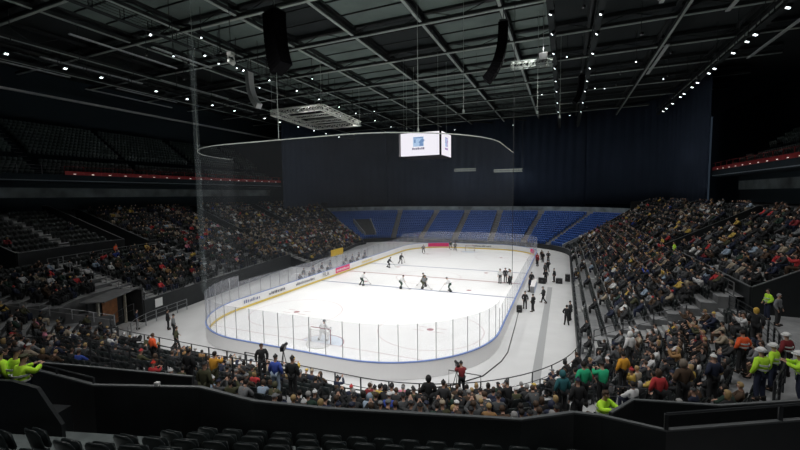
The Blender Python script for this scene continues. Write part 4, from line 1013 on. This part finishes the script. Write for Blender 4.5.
# yellow banner on the bench side, players' benches
o = MB().wall([(-15.9, -3.2), (-15.9, .6)], 1.35, 2.5, .02).build('yellow_banner', BANNER); 
o.location = (-1.6, 5.4, .2); tag(o, 'plain yellow banner hanging behind the players bench', 'banner')
po = MB(); [po.beam((-17.52, y_, 0), (-17.52, y_, 2.9), .05) for y_ in (2.25, 5.95)]; po.build('pole', RAIL, o); 
for ch in o.children: ch.location = (1.6, -5.4, -.2)
def bench(y0, y1, lab):
    b = empty('players_bench', (-14.6, (y0+y1)/2, 0)); tag(b, lab, 'bench'); L = y1-y0
    MB().box((0, 0, .47), (.4, L, .05)).build('seat', GREYP, b); MB().box((-1.0, 0, .6), (.06, L, 1.2)).build('back_wall', WHITE, b)
    for k in (-1, 1): MB().box((0, k*L*.4, .23), (.3, .06, .45)).build('leg', RAILG, b)
bench(-10, -1, 'near players bench behind the left boards'); bench(1, 10, 'far players bench behind the left boards')
k = 0
for y in list(np.arange(-9.6, -1.2, .72))+list(np.arange(1.4, 9.8, .72)):
    j = ('black', 'white', 'charcoal', 'black', 'grey', 'navy')[k % 6]; hk = ('helmet', 'helmet', 'cap', 'helmet', 'hair')[k % 5]; k += 1
    person(-14.5 if k % 3 else -15.1, y, 0.0, R(-90), 'seated' if k % 3 else 'standing', j, hk, [BK, W_, COLS['navy']][k % 3], 'black',
           'player in %s %s on the %s bench%s, %s from its near end' % (j, 'with '+HNAME[hk], 'near' if y < 0 else 'far', ', standing' if k % 3 == 0 else '', ordw(k-1 if y < 0 else k-13)), 'players and coaches on the left benches', scale=1.05)

# scorer bay at the right boards
sb = empty('scorer_table', (13.75, -2.1, 0)); tag(sb, 'white scorer table behind the right boards', 'table'); MB().box((.35, 0, .78), (.55, 4.2, .05)).build('table_top', WHITE, sb); MB().box((.6, 0, .4), (.04, 4.2, .74)).build('front_panel', mat('pale_blue_panel', (.45, .52, .68), .5), sb)
for k in (-1, 1): MB().box((.35, k*2, .38), (.4, .05, .74)).build('leg', RAILG, sb)

# ------------------------------------------------------------------ netting above the near glass
arc = []
for i in range(37):
    t = i/36
    if t < .4: a = R(180+90*t/.4); arc.append((-4.5+8.5*math.cos(a), -21.5+8.5*math.sin(a)))
    elif t < .6: arc.append((-4.5+9*(t-.4)/.2, -30))
    else: a = R(-90+90*(t-.6)/.4); arc.append((4.5+8.5*math.cos(a), -21.5+8.5*math.sin(a)))
arc += [(13, y_) for y_ in (-20, -18, -16, -14)]
NT = empty('protective_netting'); tag(NT, 'tall fine protective netting hung above the near end glass', 'netting')
MB().wall(arc, 3.6, 15.2, .01).build('net_sheet', NETTING, NT); MB().tube([(x, y, 15.2) for x, y in arc], .035, 6).build('top_cable', STEELL, NT)
MB().tube([(*arc[40], 3.55), (*arc[40], 30.5)], .025, 6).build('edge_rope', STEEL, NT)
MB().tube([(*arc[8], 3.6), (*arc[8], 26)], .22, 8).build('gathered_net', mat_clear('gathered_netting', .045, (.5, .6, .62), 0), NT)
for i in (9, 18, 27): MB().tube([(*arc[i], 15.2), (*arc[i], 30.5)], .018, 5).build('hanging_cable', STEELL, NT)

# ------------------------------------------------------------------ scoreboard cube
SB = empty('scoreboard_cube', (-.2, -.3, 16.6)); SB.scale = (1.08, .86, .92); tag(SB, 'hanging video cube with bright white screens above centre ice', 'scoreboard')
bevel_obj(MB().box((0, 0, 1.65), (5.36, 5.36, 3.45)).build('housing', SPK, SB), .05)
for i, (dx, dy, rz) in enumerate(((0, -1, 0), (1, 0, 90), (0, 1, 180), (-1, 0, 270))):
    o = MB().box((0, -2.72, 1.65), (4.95, .06, 3.25)).build('screen', SCREEN, SB); o.rotation_euler = (0, 0, R(rz))
    b = MB(); b.box((-.15, -2.755, 2.0), (1.35, .01, 1.35)); b.build('screen_emblem', LOGOL, o)
    b = MB(); b.box((-.15, -2.765, 2.55), (1.2, .01, .14)); b.beam((.05, -2.765, 1.75), (.5, -2.765, 2.3), .01, .45); b.box((.25, -2.765, 1.55), (.5, .01, .35)); b.box((-.6, -2.765, 2.1), (.22, .01, .5)); b.build('emblem_figure', LOGOB if i != 1 else LOGOP, o)
    b = MB(); x = -.95
    for w, h in ((.2, .3), (.14, .24), (.2, .26), (.22, .3), (.14, .24), (.12, .3), (.24, .3)): b.box((x+w/2, -2.765, .98+h/2-.1), (w, .01, h)); x += w+.05
    b.build('screen_lettering', LOGOK if i != 1 else LOGOP, o)
for sx in (-1, 1):
    for sy in (-1, 1): MB().tube([(sx*2.2, sy*2.2, 3.3), (sx*2.2, sy*2.2, 14)], .02, 5).build('hanging_cable', STEELL, SB)

# ------------------------------------------------------------------ roof
struct(MB().box((-3, 0, 31.75), (120, 160, .3)).build('ceiling', DECKD))
# grey acoustic deck bays between the trusses
XB = [-31.5, -23, -14.5, -6, 2.5, 11]; YB = [-28, -18.6, -9.2, .3, 9.7, 19.2, 28.8, 38.5, 48, 58]
for i in range(len(XB)-1):
    b = MB()
    for y0, y1 in zip(YB, YB[1:]):
        if (i, y0) in ((3, -9.2), (3, .3), (2, -18.6)): continue      # open bays without a panel
        b.box(((XB[i]+XB[i+1])/2, (y0+y1)/2, 31.45), (8.1, y1-y0-.5, .12), mi=0)
    struct(b.build('ceiling_deck', DECK))
b = MB()
for y0, y1 in zip(YB, YB[1:]): b.box((13.2, (y0+y1)/2, 31.5), (4, y1-y0-.5, .12))
struct(b.build('ceiling_deck', DECK))
def truss(a, b_, z0, z1, w=.35, n=14, m=(STEEL, STEELL), name='roof_truss', pale=False, web=True):
    t = MB(); a, b_ = Vector(a), Vector(b_)
    t.beam((a.x, a.y, z1), (b_.x, b_.y, z1), w, .35, 0); t.beam((a.x, a.y, z0), (b_.x, b_.y, z0), w, .3, 0)
    if pale: t.beam((a.x, a.y, z0-.2), (b_.x, b_.y, z0-.2), w*.55, .08, 1)
    if web:
        for i in range(n):
            p, q = a.lerp(b_, i/n), a.lerp(b_, (i+1)/n)
            t.beam((p.x, p.y, z0 if i % 2 else z1), (q.x, q.y, z1 if i % 2 else z0), .07, .07, 0)
    return struct(t.build(name, list(m)))
for y in YB: truss((-58, y, 0), (44, y, 0), 30.3, 31.3, .55, 30, pale=True)
for x in XB: truss((x, -40, 0), (x, 72, 0), 30.5, 31.3, .55, 40, pale=True)
truss((19.5, -40, 0), (19.5, 72, 0), 30.4, 31.3, .3, 40)
for x in (28, 36, -40, -49): truss((x, -45, 0), (x, 72, 0), 29.6, 31.2, .4, 40, pale=True)
for x in (-27.2, -18.7, -10.2, -1.7, 6.8):                    # diagonal struts of the far bays
    for k in range(3): struct(MB().beam((x-4.2, 38.5+k*9.6, 30.2), (x+4.2, 48+k*9.6, 30.2), .28, .3).build('roof_brace', STEEL))
pur = MB()
for y0, y1 in zip(YB, YB[1:]):
    m_ = 3 if y0 < 25 else 8
    for k in range(1, m_): y = y0+(y1-y0)*k/m_; pur.beam((-31, y, 31.3), (15, y, 31.3), .10, .12)
struct(pur.build('roof_purlins', STEEL))

# catwalks with floodlights
cwr = random.Random(3)
def catwalk(x, y0, y1, z, lab):
    e = empty('catwalk', (x, y0, z)); tag(e, lab, 'catwalk'); L = y1-y0
    MB().box((0, L/2, 0), (.55, L, .06)).build('walkway', DECKD, e)
    for s in (-.28, .28):
        b = MB(); b.beam((s, 0, 1), (s, L, 1), .05); b.beam((s, 0, .5), (s, L, .5), .04)
        for k in range(int(L/2.5)+1): b.beam((s, k*2.5, 0), (s, k*2.5, 1), .05)
        b.build('side_rail', STEEL, e)
    for k in range(int(L/6)+1): MB().beam((0, k*6, 1), (0, k*6, 31.3-z), .05).build('hanger', STEEL, e)
catwalk(15.9, -30, 52, 27.22, 'dark lighting catwalk right of centre under the roof'); catwalk(19.9, -30, 52, 27.2, 'second dark lighting catwalk right of centre under the roof')
catwalk(33.4, -35, 38, 26.3, 'outer right lighting catwalk near the navy drape'); catwalk(-19.0, -35, 52, 27.2, 'inner left lighting catwalk under the roof'); catwalk(-34.1, -35, 40, 26.3, 'outer left lighting catwalk above the left stand')
def lamp(x, y, z, tgt, lab, grp, power=0, size=60, lens=(.2, .2), col=(1, .98, .95), blend=.7, glow=True, hang=0):
    e = empty('floodlight', (x, y, z)); tag(e, lab, 'light', grp); d = (Vector(tgt)-Vector((x, y, z))).normalized(); rot = d.to_track_quat('-Z', 'Y').to_euler()
    o = bevel_obj(MB().box((0, 0, .16), (lens[0]+.12, lens[1]+.12, .3)).build('lamp_housing', BLK, e), .02); o.rotation_euler = rot
    o = MB().box((0, 0, -.005), (lens[0], lens[1], .02)).build('lamp_lens', LENS if glow else GREYP, e); o.rotation_euler = rot
    MB().beam((0, 0, .12), (0, 0, hang if hang else (31.40 if -31 < x < 15 and -28 < y < 58 else 31.60)-z), .05).build('lamp_yoke', BLK, e)
    if power:
        l = bpy.data.lights.new('beam', 'SPOT'); l.energy = power; l.spot_size = R(size); l.spot_blend = blend; l.shadow_soft_size = .12; l.color = col
        lo = bpy.data.objects.new('beam', l); C.objects.link(lo); lo.parent = e; lo.location = rot.to_matrix() @ Vector((0, 0, -.06)); lo.rotation_euler = rot
ys = [-25, -19, -13.5, -9, -3.3, 2.2, 8.2, 14, 22, 30]
for i, y in enumerate(ys):
    w = 'rink floodlights on the right catwalks'; lamp(15.9, y, 26.9, (-1+(-1)**i*5, y*.9, 0), 'small floodlight on the inner right catwalk, %s from the near end' % ordw(i), w, RINK_W, 75, hang=.30)
    lamp(19.9, y+1.8, 26.9, (3+(-1)**i*6, y*.95, 0), 'small floodlight on the second right catwalk, %s from the near end' % ordw(i), w, RINK_W, 75, hang=.30)
    lamp(-19.0, y, 26.9, (1+(-1)**i*5, y*.9, 0), 'small floodlight on the inner left catwalk, %s from the near end' % ordw(i), 'rink floodlights on the left catwalk', RINK_W*1.7, 80, hang=.30)
for i, y in enumerate(np.arange(-28, 34, 3.4)):
    big = i % 4 == 1
    lamp(33.4, y+cwr.uniform(-1.4, 1.4), 26.0, (24, y, 4), 'bright floodlight on the outer right catwalk, %s from the near end' % ordw(i), 'floodlights on the outer right catwalk', STAND_W if big else 0, 110, (.34, .3), hang=.30)
for i, y in enumerate(np.arange(-30, 34, 5.1)):
    lamp(-34.1, y+cwr.uniform(-1.2, 1.2), 26.0, (-27, y, 4), 'floodlight on the outer left catwalk, %s from the near end' % ordw(i), 'floodlights on the outer left catwalk', STAND_W if i % 3 == 1 else 0, 110, (.3, .26), hang=.30)
for i, x in enumerate((-9, -3, 3, 9, 15)): lamp(x, -44, 27.0, (x*.7, -24, 0), 'added rink fill light above the near end, %s from the left' % ordw(int((x+9)/6)), 'added rink fill lights above the near end', RINK_W*1.3, 60)  # out-of-view lamps added to brighten the outer faces of the near boards
for i, (x, y) in enumerate(((8, -41), (16, -47), (23, -40), (0, -43))):  # fill lamps added out of view to lift the foreground seats and near stand
    lamp(x, y, 27.5, (x*.8+3, y+6, 5), 'added fill light above the near stand, %s of four' % ordw(i), 'added fill lights above the near stand', STAND_W*1.4, 115, (.3, .3))
for i, (x, y) in enumerate(((-22, 42), (-8, 44), (6, 44), (18, 38))):  # fill lamps added to brighten the blue bank
    lamp(x, y, 27.5, (x, y+2, 3), 'added fill light above the far blue seats, %s from the left' % ordw(i), 'added fill lights above the far blue seats', STAND_W*1.8, 90, (.3, .3))

# lattice helpers: box trusses, speakers, hanging gear
def box_truss(mb_, a, b_, s=.5, r=.03, n=None):
    a, b_ = Vector(a), Vector(b_); d = (b_-a).normalized(); side = d.cross(Vector((0, 0, 1))).normalized()*s/2; up = Vector((0, 0, s/2)); n = n or max(2, round((b_-a).length/s)); cs = [side+up, -side+up, -side-up, side-up]
    for c in cs: mb_.beam(a+c, b_+c, r*2)
    for k in range(n):
        p, q = a.lerp(b_, k/n), a.lerp(b_, (k+1)/n)
        for i in range(4): mb_.beam(p+cs[i], q+cs[(i+1) % 4], r*1.2); mb_.beam(p+cs[i], p+cs[(i+1) % 4], r*1.2)
A_, B_, C_, D_ = (-23.8, -3.2, 24.2), (-14.9, -3.2, 24.2), (-16.3, 10.5, 24.2), (-25.4, 10.2, 24.2)
LT = empty('lighting_truss'); tag(LT, 'pale rectangular lattice truss frame hanging left of the video cube', 'truss')
for p, q in ((A_, B_), (B_, C_), (C_, D_), (D_, A_)): m_ = MB(); box_truss(m_, p, q, .7, .05, 9); m_.build('frame_side', TRUSSW, LT)
for t in (.33, .66): m_ = MB(); box_truss(m_, Vector(A_).lerp(Vector(D_), t), Vector(B_).lerp(Vector(C_), t), .45, .04, 8); m_.build('cross_bar', TRUSSW, LT)
for q in (A_, B_, C_, D_): MB().tube([q, (q[0], q[1], 31.4)], .03, 5).build('hanging_cable', STEELL, LT)
def line_array(x, y, ztop, n, w, h, dep, curve, rz, lab, m=None, grille=None):
    e = empty('line_array_speaker', (x, y, ztop), rz); tag(e, lab, 'speaker'); m = m or SPK; grille = grille or SPK; p = Vector((0, 0, 0)); a = 0
    for i in range(n):
        a = R(curve*(i/n)**1.6); M_ = Matrix.Translation(p) @ Matrix.Rotation(-a, 4, 'X')
        b = MB(); b.box((0, 0, -h/2), (w, dep, h*.92), mtx=M_); b.box((0, dep/2+.005, -h/2), (w*.9, .02, h*.7), mi=1, mtx=M_); b.build('speaker_cabinet', [m, grille], e)
        p = M_ @ Vector((0, 0, -h))
    b = MB(); b.box((0, 0, .1), (w, dep*.8, .1)); b.build('flying_frame', STEEL, e)
    MB().tube([(0, 0, .1), (0, 0, 31-ztop)], .03, 5).build('hanging_cable', STEEL, e)
line_array(-.1, -29.9, 23.3, 12, .9, .31, 1.25, 26, R(75), 'large black column of loudspeakers hanging at upper left of centre')
line_array(-20.9, -10.6, 27.8, 14, .8, .37, .7, 60, R(80), 'pale curved column of loudspeakers beyond the large black one', mat('pale_speaker', (.45, .47, .46), .5), STEELL)
line_array(12.0, -14.0, 26.7, 15, 1.0, .35, .8, 48, R(-85), 'black curved column of loudspeakers right of centre')
line_array(19.0, 4, 26.2, 10, .9, .35, .6, 40, R(-80), 'dark column of loudspeakers near the right catwalk')
for (a, b_, lab) in (((2.7, 4.0, 15.0), (5.7, 4.4, 15.0), 'short pale hanging truss right of the video cube'), ((8.3, 4.0, 14.7), (12.0, 4.4, 14.7), 'thin pale hanging truss nearest the netting edge')):
    e = empty('hanging_truss'); tag(e, lab, 'truss'); m_ = MB(); box_truss(m_, a, b_, .32, .035); m_.build('lattice', STEELL, e)
    for q in (a, b_): MB().tube([q, (q[0], q[1], 31)], .015, 5).build('hanging_cable', STEEL, e)
e = empty('rigging_platform', (14.0, -8.5, 24.6)); tag(e, 'pale rigging platform with motors beside the curved loudspeakers', 'platform')
m_ = MB(); box_truss(m_, (-2, 0, 0), (2, .5, 0), .6, .045); m_.build('lattice', STEELL, e); bevel_obj(MB().box((1.1, .2, .5), (.8, .7, .7)).build('hoist_motor', STEEL, e)); MB().tube([(1.1, .2, .8), (1.1, .2, 6.4)], .03, 5).build('hoist_chain', RAILG, e)
mv = empty('moving_head_lamp', (-11.2, -22.9, 24.5)); tag(mv, 'pale moving head lamp hanging beside the black loudspeaker column', 'lamp')
MB().tube([(0, 0, .3), (0, 0, 6.5)], .03, 5).build('hanging_cable', STEEL, mv); bevel_obj(MB().box((0, 0, .15), (.5, .5, .3)).build('lamp_base', TRUSSW, mv)); MB().tube([(-.35, 0, .1), (-.4, 0, -.5), (-.2, 0, -.55)], .06, 6).build('yoke', TRUSSW, mv); MB().tube([(.35, 0, .1), (.4, 0, -.5), (.2, 0, -.55)], .06, 6).build('yoke', TRUSSW, mv); MB().tube([(0, -.25, -.5), (0, .3, -.6)], [.2, .24], 12).build('lamp_head', TRUSSW, mv, True)
for i, (x, y, z0) in enumerate(((7.8, -11.6, 20), (3.0, -11.8, 18.5), (14.4, -5, 20.5), (16.6, 1.5, 21), (-5.5, 6, 22))):
    e = MB(); e.tube([(x, y, z0), (x, y, 31)], .025, 5); e.box((x, y, z0-.15), (.18, .18, .3)); tag(e.build('hanging_cable', STEELL), ['thin weighted cable hanging in front of the black curved loudspeakers', 'thin weighted cable hanging highest above the video cube', 'thin weighted cable hanging beside the rigging platform', 'thin weighted cable hanging nearest the right catwalk', 'thin weighted cable hanging beside the pale truss frame'][i], 'cable', 'loose hanging cables')
# small stage lamps in clusters under the roof (as seen beyond the loudspeakers)
spots_ = [(cwr.uniform(-33, -16), cwr.uniform(-22, 22), 'left') for _ in range(26)]+[(cwr.uniform(13, 31), cwr.uniform(-14, 45), 'right') for _ in range(20)]
for sd in ('left', 'right'):
    for i, (x, y, _) in enumerate(sorted([q for q in spots_ if q[2] == sd], key=lambda q: q[1])):
        g_ = i % 5 < 2; lamp(x, y, cwr.uniform(27, 28.8), (x*.3+cwr.uniform(-3, 3), y-14, 0), 'small %s spotlight under the %s roof half, %s from the near end' % ('lit' if g_ else 'dark', sd, ordw(i)), 'small spotlights under the roof', 0, lens=(.17, .12), glow=g_)

# ------------------------------------------------------------------ hall walls, upper decks
struct(MB().box((-60, 5, 15.5), (.5, 150, 32)).build('wall_left', WALLN)); struct(MB().box((54, 5, 15.5), (.5, 150, 32)).build('wall_right', WALLN))
struct(MB().box((-4, 76, 15.5), (112, .5, 32)).build('wall_far', WALLN)); struct(MB().box((-4, -72, 15.5), (112, .5, 32)).build('wall_near', WALLN))
def deck(xf, sgn, y0, y1, label):
    """upper deck with its front at x=xf climbing towards sgn*x"""
    b = MB(); n = 15; L = y1-y0; ym = (y0+y1)/2
    b.box((xf+sgn*.1, ym, 14.3), (.3, L, .9), mi=0)          # fascia
    b.box((xf+sgn*7.5, ym, 13.9), (15, L, .25), mi=0)
    for k in range(n): b.box((xf+sgn*(1.2+k*.85+.42), ym, 14.2+.28*k), (.86, L, .56*(k+1)), mi=0)
    struct(b.build('upper_deck', [WALLN]), label)
    sp = [(xf+sgn*(1.2+k*.85+.35), y, 14.48+.56*k, R(90) if sgn < 0 else R(-90)) for k in range(n) for y in np.arange(y0+.5, y1-.5, .53) if (y-y0) % 13 > 1.3 and not (3 < k < 6)]
    st = MB()
    for j in range(int(L/13)+1):
        for k in range(n): st.box((xf+sgn*(1.2+k*.85+.2), y0+13*j+.65, 14.5+.56*k), (.2, .9, .05))
    struct(st.build('aisle_steps', STEPM))
    # pale lower edge, red panels, step lights
    struct(MB().box((xf-sgn*.08, ym, 13.95), (.06, L, .10)).build('trim_deck', mat('pale_trim', (.25, .30, .33), .5)))
    # suites below
    s = MB(); s.box((xf+sgn*3.4, ym, 11.9), (.2, L, 3.9), mi=0)
    s.box((xf+sgn*3.25, ym, 12.4), (.08, L, 1.3), mi=1)
    struct(s.build('wall_suites', [WALLN, SUITE]))
    return sp
spL = deck(-44, -1, -62, 22, 'upper left deck'); spR = deck(38.5, 1, -45, 24, 'upper right deck')
o = scatter('upper_deck_seats', LS, [q for q in spL+spR if project(*q[:3])], SEATG); tag(o, 'rows of empty grey seats on the upper decks', 'seats', kind='stuff')
rl = railing([(-43.9, -62, 14.75), (-43.9, -20.5, 14.75)], 1.1, 'grey metal rail on the front of the upper left deck', mid=2, m=RAILG, post=2.4)
def red_edge(xf, sgn, y0, y1, lab):
    e = empty('deck_balustrade', (xf, y0, 14.75)); tag(e, lab, 'balustrade'); L = y1-y0
    MB().box((0, L/2, .25), (.06, L, .5)).build('red_panel', REDP, e); MB().beam((0, 0, 1.1), (0, L, 1.1), .05).build('top_rail', mat('red_rail', (.3, .05, .05), .5), e)
    for k in range(int(L/2.2)+1): MB().beam((0, k*2.2, 0), (0, k*2.2, 1.1), .07).build('post', MATS['red_rail'], e); 
    for k in range(int(L/2.2)): MB().box((-sgn*.05, k*2.2+1.1, .12), (.05, .3, .08)).build('edge_lamp', STEPL, e)
red_edge(-43.9, -1, -20.5, 22, 'red lit balustrade along the upper left deck'); red_edge(38.4, 1, -8, 24, 'red lit balustrade along the upper right deck')
red_edge(42.3, 1, -14, 6, 'dim red balustrade of the raised box on the upper right deck')
for o_ in C.objects:
    if o_.name == 'deck_balustrade.002': o_.location.z = 17.0
struct(MB().box((43.2, -4, 16.2), (2, 20, 1.6)).build('upper_deck', WALLN))
# pale pipe lines high on the left side
b = MB(); b.beam((-55, -60, 27.1), (-55, 70, 27.1), .3); struct(b.build('trim_catwalk', mat('pale_pipe', (.5, .53, .52), .4)))
for k, (x, y0, y1, z) in enumerate([(-46, -30, -18, 28.3), (-40, -24, -12, 28.3), (-50, -36, -24, 28.3), (-36, -12, 0, 28.3), (-46, -12, -2, 28.3), (-30, -26, -14, 28.5), (-26, -20, -12, 28.6), (-50, -14, 0, 28.2), (-40, 0, 10, 28.4), (-31, -4, 6, 28.5), (25, -22, -8, 28.5), (31, -20, -4, 28.3), (38, -6, 12, 28), (28, 4, 16, 28.5)]):
    struct(MB().box((x, (y0+y1)/2, z), (.35, y1-y0, .12)).build('ceiling_duct', mat('duct_grey', (.40, .43, .43), .5)))
# drapes
def drape(pts, z0, z1, label):
    out = []; 
    for a, b in zip(pts, pts[1:]):
        a, b = Vector(a), Vector(b); n = max(1, int((b-a).length/.6)); d = (b-a).normalized(); nn = Vector((d.y, -d.x))
        for i in range(n): q = a.lerp(b, i/n)+nn*.13*math.sin(len(out)*1.9); out.append((q.x, q.y))
    out.append(tuple(pts[-1])); o = MB().wall(out, z0, z1, .05).build('drape', DRAPE, None, True); tag(o, label, 'curtain'); return o
def rc(cx, cy, r, a0, a1, n=7): return [(cx+r*math.cos(R(a0+(a1-a0)*i/n)), cy+r*math.sin(R(a0+(a1-a0)*i/n))) for i in range(n+1)]
drape([(-43.5, 22.2)]+rc(-31.5, 42, 12, 180, 90), 8.6, 31, 'tall navy drape at the far left beside the red balustrade')
drape([(-31.5, 54), (22, 54)], 8.2, 31, 'wide navy drape hanging behind the far blue seats')
drape(rc(22, 40, 14, 90, 0)[:]+[(38, 24.5)], 8.8, 31, 'tall dark navy drape at the far right corner')
print('objects', len(bpy.data.objects), 'cand', len(cand), 'seats', len(sc_c), 'blue', len(bl))
